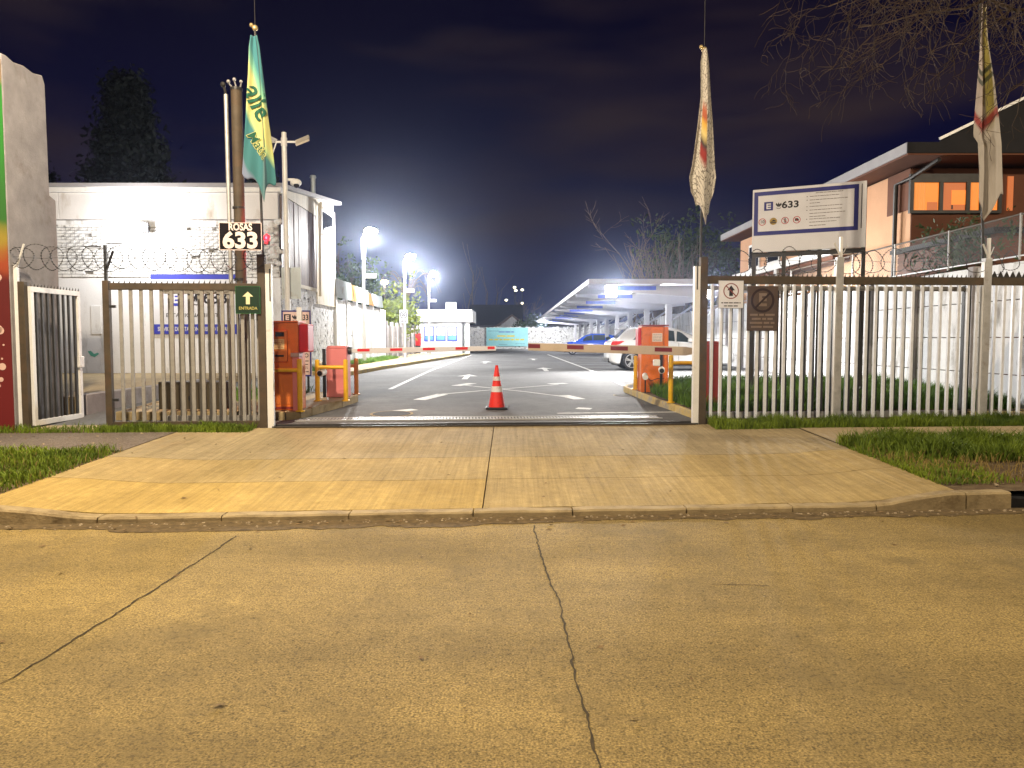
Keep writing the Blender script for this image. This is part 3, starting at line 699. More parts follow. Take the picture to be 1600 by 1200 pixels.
# serrated strip on the far right panel
b = MB(); u = d + .08
while u < e_ - .1: b.prism([(u, 2.56), (u + .05, 2.56), (u + .1, 2.56), (u + .05, 2.66)], -.006, .006, 'y'); u += .1
b.build('serrated_strip', M_dark, fr, kind='stuff'); cutteeth(fr, a, d, 2.56, 0, M_dark)
gr = thing('sliding_gate', 'sliding gate with bars darkened as if unlit, parked behind the long right fence', 'gate', (0, TF, 0), FA)
a2, c2 = fu(1103), fu(1522)
MB().box(a2, c2, .20, .26, 2.36, 2.43).build('top_rail', M_fence, gr); MB().box(a2, c2, .20, .26, .36, .46).build('bottom_rail', M_fence, gr)
MB().box(c2 - .05, c2 + .05, .19, .27, .33, 2.45).build('end_post', M_dark, gr)
bars(gr, a2 + .10, c2 - .06, .46, 2.36, .146, .030, .23, M_dark, .04)  # rear bars coloured dark to put in their unlit look
# open white pedestrian gate, swung in
hp = FM @ Vector((fu(38), 0, 0))
MBp = thing('gate_post', 'dark steel post beside the mural wall holding the open white gate', 'gate post', FM @ Vector((fu(40), 0, 0)), FA)
MB().box(-.05, .04, -.05, .05, .15, 2.42).build('post', M_rail, MBp, bevel=.006)
MB().box(-.115, -.055, -.03, .03, .15, 2.66).build('pale_upright', M_whitesteel, MBp, bevel=.005); MB().cyl((-.08, 0, 2.6), (.06, -.04, 2.95), .014, n=6).build('wire_arm', M_whitesteel, MBp)
pg_ = thing('pedestrian_gate', 'white barred pedestrian gate standing open at the far left', 'gate', FM @ Vector((fu(46), .05, .0)), R(88))
gw = 1.18
MB().box(0, gw, -.025, .025, 2.28, 2.36).box(0, gw, -.025, .025, .34, .42).box(0, .07, -.0251, .0251, .42, 2.28).box(gw - .07, gw, -.0251, .0251, .42, 2.28).build('frame', M_whitesteel, pg_, bevel=.004)
bars(pg_, .08, gw - .08, .42, 2.28, .125, .035, 0, M_dark, .03)
MB().box(gw - .11, gw + .02, -.05, .05, 1.15, 1.33).build('latch', M_whitesteel, pg_, bevel=.008); cutteeth(pg_, .05, gw, 2.36, 0, M_dark)
MB().box(fu(48), fu(166), -.15, .5, .22, .315).build('threshold', M_path, None, M=FM)['kind'] = 'structure'
# razor wire
def razor(name, label, ua, ub, z, r, pitch, v=0.0, jit=.03, seed=1):
    o = thing(name, label, 'razor wire', (0, TF, 0), FA); q = random.Random(seed); b = MB(); bb = MB(); u = ua
    while u < ub:
        cx, cz, rr = u + q.gauss(0, jit), z + q.gauss(0, jit * .6), r * q.uniform(.88, 1.1); tl, n = q.uniform(-.35, .35), 26
        pts = [(cx + rr * math.cos(2 * math.pi * i / n), v + rr * math.cos(2 * math.pi * i / n) * tl + .04 * math.sin(4 * math.pi * i / n), cz + rr * math.sin(2 * math.pi * i / n)) for i in range(n)]
        b.tube(pts, .0042, 4, closed=True)
        for i in range(0, n, 1):
            p_ = Vector(pts[i]); bb.cbox(p_, (.022, .004, .012))
        u += pitch
    b.tube([(ua - .1 + (ub - ua + .2) * i / 30, v, z + .01 * math.sin(i)) for i in range(31)], .003, 4)
    b.build('wire_coil', M_dark, o); bb.build('barbs', M_dark, o, kind='stuff'); return o
razor('razor_wire', 'coils of dark razor wire above the left fence and open gate', fu(20), fu(405), 2.76, .165, .20, -.03, .02, 3)
razor('razor_wire', 'thin looping razor wire above the long right fence', fu(1100), fu(1590), 2.80, .17, .27, .02, .05, 4)

# ---- fence signs
def sign(name, label, cat, px0, py0, px1, py1, v, m, th=.012, border=None, rz=FA, bevel=.004):
    k = fd((px0 + px1) / 2) + v
    p0, p1 = at(px0, py0, k), at(px1, py1, k)
    o = thing(name, label, cat, ((p0.x + p1.x) / 2, k, p1.z), rz); w, h = p1.x - p0.x, p0.z - p1.z
    MB().box(-w / 2, w / 2, -th / 2, th / 2, 0, h).build('panel', m, o, bevel=bevel)
    if border:
        t, mm = border; y = -th / 2
        MB().box(-w / 2, w / 2, y - .003, y - .0005, 0, t).box(-w / 2, w / 2, y - .003, y - .0005, h - t, h).box(-w / 2, -w / 2 + t, y - .003, y - .0005, t, h - t).box(w / 2 - t, w / 2, y - .003, y - .0005, t, h - t).build('border', mm, o)
    return o, w, h
M_num = mat('number_cream', (.80, .66, .62), .5)
o, w, h = sign('house_number_sign', 'black plate reading ROSAS 633 mounted on the steel pole', 'sign', 343, 348, 409, 391, -.30, mat('sign_black', (.006, .005, .005), .6, spec=.1), .02, (.008, M_num))
text('ROSAS', .135, M_num, o, 0, h * .83, -.013, bold=.004, width=w * .55); text('633', .31, M_num, o, 0, h * .33, -.013, bold=.012, width=w * .82)
M_green = mat('sign_green', (.006, .026, .009), .5); M_gold = mat('sign_gold', (.46, .40, .12), .5)
o, w, h = sign('entrance_sign', 'dark green ENTRADA sign with an upward arrow on the left fence', 'sign', 368, 447, 407, 490, -.07, M_green, .012, (.006, mat('sign_green_edge', (.03, .13, .04), .5)))
MB().prism([(-.028, h * .34), (.028, h * .34), (.028, h * .62), (.075, h * .62), (0, h * .80), (-.075, h * .62), (-.028, h * .62)], -.009, -.006, 'y').build('arrow', mat('sign_cream', (.72, .66, .42), .5), o)
text('ENTRADA', .062, M_gold, o, 0, h * .19, -.007, width=w * .74, bold=.001)
o, w, h = sign('no_entry_sign', 'white sign with a crossed upward arrow on the right fence', 'sign', 1122, 438, 1162, 482, -.06, M_board, .012, (.005, M_ink))
b = MB(); ring2(b, 0, h * .62, .105, .12, -.006); b.box(-.117, .117, -.0105, -.0085, -.008, .008, Matrix.Translation((0, 0, h * .62)) @ Matrix.Rotation(R(45), 4, 'Y')); b.build('prohibition_ring', mat('ring_brown', (.22, .05, .05), .5), o)
MB().prism([(-.028, h * .62 - .075), (.028, h * .62 - .075), (.028, h * .62 + .01), (.06, h * .62 + .01), (0, h * .62 + .085), (-.06, h * .62 + .01), (-.028, h * .62 + .01)], -.0085, -.006, 'y').build('arrow', M_ink, o)
dashes([(-w * .38, w * .38, h * .20), (-w * .27, w * .27, h * .09)], M_ink, o, -.006, rng, .016)
M_brownsign = mat('sign_brown', (.075, .05, .04), .6); M_brownink = mat('sign_brown_ink', (.022, .01, .01), .6)
o, w, h = sign('no_parking_sign', 'dark brown sign with a barred E hung on the right fence bars', 'sign', 1167, 447, 1215, 517, -.045, M_brownsign, .012)
b = MB(); ring2(b, 0, h * .68, .15, .185, -.006); b.box(-.17, .17, -.0105, -.0085, -.014, .014, Matrix.Translation((0, 0, h * .68)) @ Matrix.Rotation(R(-45), 4, 'Y')); b.build('prohibition_ring', M_brownink, o)
text('E', .26, mat('sign_tan', (.19, .14, .11), .6), o, 0, h * .68, -.0065, bold=.01)
dashes([(-w * .4, w * .4, h * .36), (-w * .34, w * .34, h * .27), (-w * .4, w * .4, h * .18), (-w * .36, w * .36, h * .09)], mat('sign_tan', (.19, .14, .11), .6), o, -.006, rng, .03)

# ---- poles beside the gate
pB = at(380, 600, 11.75)
sp_ = thing('steel_pole', 'thick rusty steel pole rising behind the house number plate', 'pole', (pB.x + .01, 11.75, .3), 0)
MB().cyl((0, 0, 0), (-.02, 0, 5.08), .085, .082, 16).build('tube', M_rail, sp_, smooth=True); MB().cyl((-.02, 0, 5.08), (-.02, 0, 5.12), .09, n=16).build('cap', M_dark, sp_)
b = MB()
for dx, dz, r_ in ((-.12, .06, .03), (-.03, .09, .028), (.07, .06, .025)): b.cyl((dx * .5, 0, 5.1), (dx, -.04, 5.12 + dz), .012, n=6).sphere((dx, -.05, 5.14 + dz), r_, 8, 6)
b.build('pole_fittings', M_steel, sp_, smooth=True)
MB().cyl((-.02, -.0, 2.2), (-.02, 0, 2.24), .092, n=16).cyl((-.02, 0, 3.3), (-.02, 0, 3.33), .092, n=16).build('clamp_band', M_dark, sp_)
sq = thing('conduit_pole', 'slim bright galvanised pole just left of the thick rusty pole', 'pole', (pB.x - .115, 11.68, .3), 0)
MB().cyl((0, 0, 0), (-.03, 0, 5.0), .032, n=10).build('tube', M_steel, sq, smooth=True); MB().cyl((-.03, 0, 5.0), (-.05, -.02, 5.12), .02, n=6).sphere((-.06, -.03, 5.14), .04, 8, 6).build('pole_head', M_dark, sq)
bp_ = at(417, 372, 11.9)
bc = thing('warning_beacon', 'small lit red warning beacon behind the number plate', 'beacon', bp_)
MB().cyl((0, 0, -.10), (0, 0, -.04), .045, n=12).box(-.2, .0, -.01, .01, -.11, -.09).build('base', M_dark, bc); MB().sphere((0, 0, .0), .05, 12, 8, (1, 1, 1.3)).build('lens', emis('beacon_red', (1, .012, .02), 6, (.5, .0, .0)), bc, smooth=True)
point('beacon_light', (0, -.08, 0), 45, (1, .02, .04), .03, bc)

# ---- flags
def flagpole(px, D, ytop, label, rad=.022, zb=.3, mast=None):
    t = at(px[0], ytop, D); b0 = at(px[1], 400, D); dzx = (t.x - b0.x) / (t.z - b0.z)
    o = thing('flagpole', label, 'flagpole', (b0.x - dzx * (b0.z - zb), D, zb)); H = t.z - zb
    MB().cyl((0, 0, 0), (dzx * H, 0, H), rad, rad * .8, 10).build('pole', M_dark, o, smooth=True)
    f = MB().sphere((dzx * H, 0, H + .02), .045, 10, 8).sphere((dzx * H - .05, -.01, H + .06), .03, 8, 6).build('finial', mat('finial_brass', (.55, .42, .2), .4, .6), o, smooth=True)
    if mast: MB().cyl((dzx * H, 0, H + .04), (dzx * H, 0, H + mast), .005, n=5).build('rod', M_dark, o)
    return o
def flag(name, label, D, rows, bot, m, folds, depth, nu=44, nv=70, seed=0):
    """rows: (py, xl, xr) outline in photo columns at distance D; bot(u): relative drop of the lower edge"""
    ys = [r_[0] for r_ in rows]; z0 = at(0, ys[0], D).z; q = random.Random(seed); ph = [q.uniform(0, 6.28) for _ in range(4)]
    c = at((rows[0][1] + rows[0][2]) / 2, ys[0], D)
    def S_(u, v):
        yy = ys[0] + (ys[-1] - ys[0]) * v * bot(u); yy2 = min(max(yy, ys[0]), ys[-1])
        xl, xr = np.interp(yy2, ys, [r_[1] for r_ in rows]), np.interp(yy2, ys, [r_[2] for r_ in rows])
        x = xl + (xr - xl) * (u + .035 * math.sin(u * 6.28 * folds + ph[0] + v * 2)); a = depth * (.35 + .65 * v)
        y = a * math.sin(u * 6.28 * folds + ph[1] + 1.2 * v) + a * .35 * math.sin(u * 15 + ph[2] + v * 5) - .05
        p = at(x, yy, D); return Vector((p.x - c.x, y, p.z - c.z))
    o = thing(name, label, 'flag', c)
    vs = [S_(i / nu, j / nv) for j in range(nv + 1) for i in range(nu + 1)]; w = nu + 1
    fs = [(j * w + i, j * w + i + 1, (j + 1) * w + i + 1, (j + 1) * w + i) for j in range(nv) for i in range(nu)]
    f = MB().add(vs, fs).build('cloth', m, o, smooth=False, recalc=False)
    for p_ in f.data.polygons: p_.use_smooth = True
    uv = f.data.uv_layers.new(name='uv')
    for L in f.data.loops: uv.data[L.index].uv = ((L.vertex_index % w) / nu, 1 - (L.vertex_index // w) / nv)
    s_ = f.modifiers.new('thick', 'SOLIDIFY'); s_.thickness = .004
    return o, S_
def flag_mat(name, kind):
    m, n, l, b = _pr(name); u = n.new('ShaderNodeUVMap'); u.uv_map = 'uv'; s_ = n.new('ShaderNodeSeparateXYZ'); l.new(u.outputs[0], s_.inputs[0])
    def math_(op, a, bv):
        q = n.new('ShaderNodeMath'); q.operation = op
        for i, v in enumerate((a, bv)):
            if isinstance(v, (int, float)): q.inputs[i].default_value = v
            else: l.new(v, q.inputs[i])
        return q.outputs[0]
    def ramp(src, stops, interp='LINEAR'):
        r = n.new('ShaderNodeValToRGB'); r.color_ramp.interpolation = interp; l.new(src, r.inputs[0]); e = r.color_ramp.elements
        e[0].position, e[0].color = stops[0][0], (*stops[0][1], 1); e[1].position, e[1].color = stops[-1][0], (*stops[-1][1], 1)
        for p_, c_ in stops[1:-1]: q = e.new(p_); q.color = (*c_, 1)
        return r.outputs[0]
    b.inputs['Roughness'].default_value = .8; b.inputs['Sheen Weight'].default_value = .2
    if kind == 'teal':
        d = math_('MULTIPLY_ADD', s_.outputs['X'], .30); n.nodes if False else None
        q = n.new('ShaderNodeMath'); q.operation = 'MULTIPLY_ADD'; l.new(s_.outputs['X'], q.inputs[0]); q.inputs[1].default_value = .34; l.new(s_.outputs['Y'], q.inputs[2])
        T = (.025, .15, .17); Y = (.50, .46, .16)
        o = ramp(q.outputs[0], [(0, (.16, .18, .28)), (.10, (.14, .18, .26)), (.14, (.03, .14, .15)), (.44, T), (.50, (.4, .5, .2)), (.56, Y), (.80, Y), (.88, (.16, .38, .24)), (1.0, (.03, .16, .18))])
        fold_shade = ramp(s_.outputs['X'], [(0, (1, 1, 1)), (.66, (1, 1, 1)), (.69, (.10, .22, .24)), (.76, (.12, .25, .28)), (.79, (.9, .95, .9)), (1, (.8, .85, .8))])  # fold shade painted into the cloth as a dark band
        x = n.new('ShaderNodeMix'); x.data_type = 'RGBA'; x.blend_type = 'MULTIPLY'; x.inputs[0].default_value = 1; l.new(o, x.inputs[6]); l.new(fold_shade, x.inputs[7]); l.new(x.outputs[2], b.inputs['Base Color'])
    elif kind == 'sketch':
        mp = n.new('ShaderNodeMapping'); mp.inputs['Scale'].default_value = (9, 44, 1); l.new(u.outputs[0], mp.inputs[0])
        v = n.new('ShaderNodeTexVoronoi'); v.feature = 'DISTANCE_TO_EDGE'; v.inputs['Scale'].default_value = .8; l.new(mp.outputs[0], v.inputs['Vector'])
        nz = n.new('ShaderNodeTexNoise'); nz.inputs['Scale'].default_value = 1.6; nz.inputs['Detail'].default_value = 4; l.new(mp.outputs[0], nz.inputs['Vector'])
        a = ramp(v.outputs['Distance'], [(0, (.16, .14, .12)), (.035, (.2, .18, .15)), (.07, (.55, .51, .44)), (1, (.60, .56, .48))])
        c = ramp(nz.outputs[0], [(0, (.25, .22, .2)), (.36, (.3, .27, .24)), (.40, (1, 1, 1)), (1, (1, 1, 1))])
        x = n.new('ShaderNodeMix'); x.data_type = 'RGBA'; x.blend_type = 'MULTIPLY'; x.inputs[0].default_value = 1; l.new(a, x.inputs[6]); l.new(c, x.inputs[7])
        # red and yellow block of the printed badge
        bx = ramp(s_.outputs['X'], [(0, (0, 0, 0)), (.30, (0, 0, 0)), (.34, (1, 1, 1)), (.52, (1, 1, 1)), (.56, (0, 0, 0)), (1, (0, 0, 0))])
        by = ramp(s_.outputs['Y'], [(0, (0, 0, 0)), (.30, (0, 0, 0)), (.36, (1, 1, 1)), (.64, (1, 1, 1)), (.70, (0, 0, 0)), (1, (0, 0, 0))])
        k = math_('MULTIPLY', bx, by)
        cc = ramp(s_.outputs['Y'], [(0, (.24, .02, .015)), (.40, (.26, .02, .015)), (.44, (.04, .03, .03)), (.50, (.66, .52, .2)), (.56, (.62, .36, .05)), (.60, (.4, .1, .04)), (1, (.4, .08, .04))])
        y_ = n.new('ShaderNodeMix'); y_.data_type = 'RGBA'; l.new(k, y_.inputs[0]); l.new(x.outputs[2], y_.inputs[6]); l.new(cc, y_.inputs[7]); l.new(y_.outputs[2], b.inputs['Base Color'])
    else:
        o = ramp(s_.outputs['X'], [(0, (.46, .39, .36)), (.44, (.46, .39, .36)), (.50, (.10, .08, .06)), (.56, (.26, .22, .04)), (.78, (.25, .21, .05)), (.84, (.38, .34, .28)), (1, (.38, .34, .29))])
        o2 = ramp(s_.outputs['Y'], [(0, (.42, .38, .34)), (.52, (.44, .40, .35)), (.6, (.42, .37, .32)), (1, (.4, .36, .31))])
        f = ramp(s_.outputs['Y'], [(0, (0, 0, 0)), (.36, (0, 0, 0)), (.48, (1, 1, 1)), (1, (1, 1, 1))])
        x = n.new('ShaderNodeMix'); x.data_type = 'RGBA'; l.new(f, x.inputs[0]); l.new(o2, x.inputs[6]); l.new(o, x.inputs[7])
        r2 = ramp(s_.outputs['Y'], [(0, (1, 1, 1)), (.40, (1, 1, 1)), (.42, (.7, .1, .1)), (.45, (.7, .1, .1)), (.47, (1, 1, 1)), (.62, (1, 1, 1)), (.625, (.2, .25, .22)), (.645, (.2, .25, .22)), (.65, (1, 1, 1)), (.665, (1, 1, 1)), (.67, (.2, .25, .22)), (.69, (.2, .25, .22)), (.695, (1, 1, 1)), (1, (1, 1, 1))])
        y_ = n.new('ShaderNodeMix'); y_.data_type = 'RGBA'; y_.blend_type = 'MULTIPLY'; y_.inputs[0].default_value = 1; l.new(x.outputs[2], y_.inputs[6]); l.new(r2, y_.inputs[7]); l.new(y_.outputs[2], b.inputs['Base Color'])
    MATS[name] = m; return m
flagpole((398.5, 411), 11.55, 46, 'dark flagpole carrying the teal flag above the number plate', mast=.9)
bt = lambda u: .845 + .155 * max(0, 1 - abs(u - .62) / .5) + (.03 * math.sin(u * 14))
o, S_ = flag('flag', 'limp teal and yellow flag with dark green lettering', 11.45, [(58, 393, 404), (75, 390.5, 408), (120, 389.5, 414), (180, 387, 421), (230, 384.5, 428), (275, 382, 433), (312, 384, 434)], bt, flag_mat('flag_teal', 'teal'), 1.35, .055, seed=3)
hh = at(0, 58, 11.45).z - at(0, 312, 11.45).z
def onflag(px, py, d):
    """cloth surface under a photo pixel of the flag"""
    rows_ = [(58, 393, 404), (75, 390.5, 408), (120, 389.5, 414), (180, 387, 421), (230, 384.5, 428), (275, 382, 433), (312, 384, 434)]
    ys_ = [q[0] for q in rows_]; xl, xr = np.interp(py, ys_, [q[1] for q in rows_]), np.interp(py, ys_, [q[2] for q in rows_])
    px = min(max(px, xl + .8), xr - .8); u = (px - xl) / (xr - xl); v = min(1, (py - 58) / 254 / bt(u)); p = at(px, py, 11.45); c = at(398.5, 58, 11.45)
    return Vector((p.x - c.x, S_(u, v).y - .014 - d, p.z - c.z))
M_fg = mat('flag_letter_green', (.012, .085, .05), .8)
def ftext(body, size, px, py, rot, m, bold, lift=0.0):
    return text(body, size, m, o, 0, 0, rot=rot, bold=bold, ext=.001, sub=2, fn=lambda x, z, d: onflag(px + x, py - z, d + lift))
ftext('alle', 41, 404.5, 162, R(-66), M_fg, .6)
ftext('Matic', 20.5, 405.5, 229, R(-58), mat('flag_letter_glow', (.60, .58, .22), .8), .9)
ftext('Matic', 20.5, 405.5, 229, R(-58), M_fg, .1, .004)
flagpole((1100.5, 1095), 11.7, 80, 'thin flagpole with the white patterned flag behind the right gate post', mast=.9)
bt2 = lambda u: .86 + .14 * max(0, 1 - abs(u - .55) / .45) + .02 * math.sin(u * 17)
flag('flag', 'limp white flag printed all over with small dark drawings', 11.55, [(78, 1096.5, 1104), (100, 1093, 1107), (150, 1093.5, 1110), (200, 1088, 1114), (260, 1080, 1118), (278, 1076, 1120), (300, 1079, 1116), (312, 1085, 1112), (352, 1088, 1110)], bt2, flag_mat('flag_sketch', 'sketch'), 1.3, .05, seed=8)
flagpole((1531, 1536), 11.95, -18, 'thin flagpole with the pale and yellow flag at the far right', mast=.3)
flag('flag', 'limp pale pink flag with a yellow fold at the far right', 11.85, [(10, 1530, 1537), (60, 1527, 1539), (130, 1522, 1551), (190, 1518, 1558), (215, 1517, 1560), (225, 1524, 1561), (270, 1526, 1562), (310, 1525, 1564), (345, 1526, 1560)], lambda u: .88 + .12 * max(0, 1 - abs(u - .35) / .5), flag_mat('flag_pale', 'pale'), 1.2, .06, seed=12)

# ================================================================== RIGHT SIDE: boundary wall, mesh, billboard
WX = 8.6
rw = thing('boundary_wall', 'pale concrete panel wall along the right side, topped with wire mesh', 'wall', (WX, 12, .4)); Mi = Matrix.Translation((-WX, -12, -.4))
k = 0; y = 12.1
while y < 33:
    MB().box(WX - .10, WX + .12, y - .09, y + .09, .3, 2.93 + rng.uniform(-.02, .02)).build('pilaster', M_conc, rw, M=Mi, bevel=.012)
    for j in range(4): MB().box(WX - .03, WX + .05, y + .095, y + 1.905, .34 + j * .645 + .007, .34 + (j + 1) * .645 - .007).build('panel', M_whitewall, rw, M=Mi, bevel=.01)
    y += 2.0
b = MB()
while y < 80:
    b.box(WX - .1, WX + .12, y - .09, y + .09, .3, 2.93)
    for j in range(4): b.box(WX - .03, WX + .05, y + .095, y + 1.905, .34 + j * .645 + .007, .34 + (j + 1) * .645 - .007)
    y += 2.0
b.build('far_panels', M_whitewall, rw, M=Mi, kind='stuff')
mf = thing('mesh_fence', 'chain link fence with thin posts on top of the right boundary wall', 'fence', (WX, 12, 2.95))
for i in range(11):
    MB().cyl((0, i * 2.1 + .9, 0), (0, i * 2.1 + .9, .78), .022, n=6).build('post', M_steel, mf)
MB().cyl((0, 0, .76), (0, 22, .76), .018, n=6).build('top_rail', M_rail, mf)
MB().cyl((0, 0, .06), (0, 22, .06), .015, n=6).build('bottom_rail', M_steel, mf)
b = MB(); st = .085; hgt = .66; i = 0
while i * st < 22:
    for sgn in (0, 1):
        y0_, y1_ = i * st, i * st + hgt
        if sgn: y0_, y1_ = y1_, y0_
        d = Vector((0, y1_ - y0_, hgt)); nx = Vector((.0025, 0, 0)); ny = Vector((0, .0016, -.0016 if not sgn else .0016))
        p, q = Vector((.003 * (1 if sgn else -1), y0_, .08)), Vector((.003 * (1 if sgn else -1), y1_, .08 + hgt))
        b.add([p - ny, p + ny, q + ny, q - ny], [(0, 1, 2, 3)])
    i += 1
b.build('wire_mesh', M_dark, mf, kind='stuff', recalc=False)
# billboard
BL, BR = at(1175, 395, 14.9), at(1352, 388, 14.0)
wv = Vector((BR.x - BL.x, BR.y - BL.y)); bw = wv.length; brz = math.atan2(wv.y, wv.x)
bb = thing('billboard', 'large white parking notice board with navy frame on posts behind the fence', 'sign board', ((BL.x + BR.x) / 2, (BL.y + BR.y) / 2, .5), brz)
zb, zt_ = BL.z - .5, at(1176, 297.5, 14.9).z - .5; H = zt_ - zb
MB().box(-bw / 2, bw / 2, -.03, .03, zb, zt_).build('board', M_board, bb, bevel=.006)
f0, f1, g0, g1 = -bw / 2 + .03, bw / 2 - .13, zb + H * .265, zt_ - .05; t = .075; y = -.031
MB().box(f0, f1, y - .003, y, g0, g0 + t).box(f0, f1, y - .003, y, g1 - t, g1).box(f0, f0 + t, y - .003, y, g0 + t, g1 - t).box(f1 - t, f1, y - .003, y, g0 + t, g1 - t).build('navy_frame', M_navy, bb)
MB().box(f1 + .045, f1 + .06, y - .003, y, g0 + .03, g1).build('edge_line', M_ink, bb)
iw = f1 - f0; ih = g1 - g0
elogo(bb, f0 + iw * .145, g0 + ih * .66, .165, y, M_navy, M_board); tulip(M_ink, bb, f0 + iw * .245, g0 + ih * .665, .125, y)
text('633', .175, M_ink, bb, f0 + iw * .36, g0 + ih * .66, y - .001, bold=.005, width=iw * .165)
cx = [f0 + iw * q for q in (.085, .195, .31, .425)]; cz = g0 + ih * .31; rr = .068
b = MB()
for q in (0, 2, 3): ring2(b, cx[q], cz, rr - .012, rr, y)
for q, ang in ((2, 45), (3, 45)): b.box(-rr, rr, -.0055, -.0025, -.005, .005, Matrix.Translation((cx[q], y, cz)) @ Matrix.Rotation(R(ang), 4, 'Y'))
b.build('red_ring', M_redprint, bb)
text('10', .085, M_ink, bb, cx[0], cz, y - .001, bold=.001)
b = MB(); disc2(b, cx[1], cz, rr, y); b.build('yellow_disc', mat('olive_yellow', (.34, .22, .03), .5), bb)
MB().prism([(cx[1] - .045, cz - .005), (cx[1] + .05, cz - .005), (cx[1] + .03, cz + .022), (cx[1] - .0, cz + .03)], y - .005, y - .0025, 'y').box(cx[1] - .055, cx[1] + .055, y - .005, y - .0025, cz - .038, cz - .018).build('pictogram', M_ink, bb)
b = MB(); disc2(b, cx[2], cz + .038, .012, y, 12); b.box(cx[2] - .012, cx[2] + .012, y - .002, y, cz - .012, cz + .024).box(cx[2] - .011, cx[2] - .002, y - .002, y, cz - .045, cz - .012).box(cx[2] + .004, cx[2] + .018, y - .002, y, cz - .045, cz - .012).box(cx[2] + .012, cx[2] + .034, y - .002, y, cz + .005, cz + .013)
b.box(cx[3] - .035, cx[3] + .035, y - .002, y, cz - .02, cz + .018).box(cx[3] - .018, cx[3] + .018, y - .002, y, cz + .018, cz + .032); b.build('pictogram', M_ink, bb)
rws = [(f0 + iw * .60, f0 + iw * .86, g0 + ih * .88)]
for r_, zz in ((.83, .81), (.90, .73), (.65, .66), (.86, .585), (.85, .505), (.88, .43), (.70, .36), (.84, .305), (.80, .235), (.70, .16)): rws.append((f0 + iw * .545, f0 + iw * r_, g0 + ih * zz))
dashes(rws, mat('print_grey', (.16, .14, .14), .6), bb, y, rng, .011)
b = MB()
for zz in (.81, .73, .585, .505, .305): disc2(b, f0 + iw * .52, g0 + ih * zz, .009, y, 8)
b.build('bullet_points', M_ink, bb)
for xx in (-bw / 2 + .03, -.42, .22, bw / 2 - .03): MB().box(xx - .035, xx + .035, .035, .10, -.2, zt_ - .05 if abs(xx) > .5 else zb + .2).build('post', M_dark, bb)
MB().box(-bw / 2, bw / 2, .032, .09, zb - .09, zb - .004).build('bottom_beam', M_dark, bb)

# ================================================================== RIGHT HOUSE
rh = thing('house', 'two storey peach house with lit orange windows behind the right wall', 'house', (12, 18.4, .5)); Mi = Matrix.Translation((-12, -18.4, -.5))
hp_ = lambda b, n_, m, par=rh, **k: b.build(n_, m, par, M=Mi, **k)
HX, HY = 9.6, 18.4
hp_(MB().box(HX, 18, HY, 32, .3, 5.70), 'wall', M_peach, )
hp_(MB().box(HX + .004, 18, HY - .03, HY - .002, 3.3, 5.70), 'front_render', M_brown)
hp_(MB().box(HX - .03, HX - .002, HY + .0, HY + 1.1, 4.72, 5.70), 'side_panel', M_brown)
rf = hp_(MB().box(8.95, 19, 17.35, 32.6, 5.83, 6.02), 'roof', M_roof)
hp_(MB().box(8.92, 8.948, 17.35, 32.6, 5.80, 6.04), 'side_fascia', M_fasw); hp_(MB().box(8.92, 19, 17.32, 17.348, 5.80, 6.04), 'front_fascia', M_roof)
hp_(MB().box(8.95, 19, 17.35, 32.6, 5.76, 5.826), 'soffit', M_brown)
# lit window: recessed box with frame
w0, w1 = at(1416, 273, HY), at(1560, 331, HY)
wf = MB(); x0, x1, z0, z1 = w0.x + .05, w1.x, w1.z, w0.z; fw = .10
wf.box(x0, x1, HY - .12, HY - .034, z1 - .10 - .1, z1).box(x0, x1, HY - .12, HY - .034, z0 - .05, z0 + .02).box(x0, x0 + .09, HY - .12, HY - .034, z0 + .02, z1 - .2)
mull = [at(q, 300, HY).x for q in (1467, 1509, 1530)]
for q in mull: wf.box(q - .045, q + .045, HY - .12, HY - .034, z0 + .02, z1 - .2)
wf.box(x1 - .08, x1, HY - .12, HY - .034, z0 + .02, z1 - .2); wo = hp_(wf, 'window', M_dark)
edges = [x0 + .09] + [q for m_ in mull for q in (m_ - .045, m_ + .045)] + [x1 - .08]
for i in range(0, len(edges) - 1, 2): hp_(MB().box(edges[i], edges[i + 1], HY - .07, HY - .05, z0 + .02, z1 - .2), 'pane', M_lit if i != 2 else M_lit2, wo)
hp_(MB().box(edges[2] + .22, edges[3] - .0, HY - .078, HY - .071, z0 + .16, z1 - .38), 'bright_opening', M_lit, wo); hp_(MB().box(edges[2] + .22, edges[3] - .3, HY - .082, HY - .079, z0 + .05, z0 + .15), 'silhouette', M_dark, wo)
def curtain(xa, xb):
    n = 22; vv = []
    for i in range(n + 1):
        x = xa + (xb - xa) * i / n; yy = HY - .078 + .012 * math.sin(i * 1.5)
        vv += [(x, yy, z0 + .025), (x, yy, z1 - .205)]
    hp_(MB().add(vv, [(2 * i, 2 * i + 2, 2 * i + 3, 2 * i + 1) for i in range(n)]), 'curtain', M_curt, wo, recalc=False)
M_curt = emis('glowing_curtain', (1.0, .32, .06), .62, (.5, .25, .1))  # room light put into the curtain as its own glow
curtain(edges[0], edges[0] + .30); curtain(edges[4] + .02, edges[4] + .16)
hp_(MB().box(edges[0] + .34, edges[1] - .02, HY - .077, HY - .071, z0 + .03, z0 + .22), 'shelf_shadow', M_lit2, wo)
hp_(MB().box(at(1583, 0, HY).x, at(1592, 0, HY).x, HY - .07, HY - .034, z0 + .02, z1 - .05), 'narrow_pane', M_lit2)
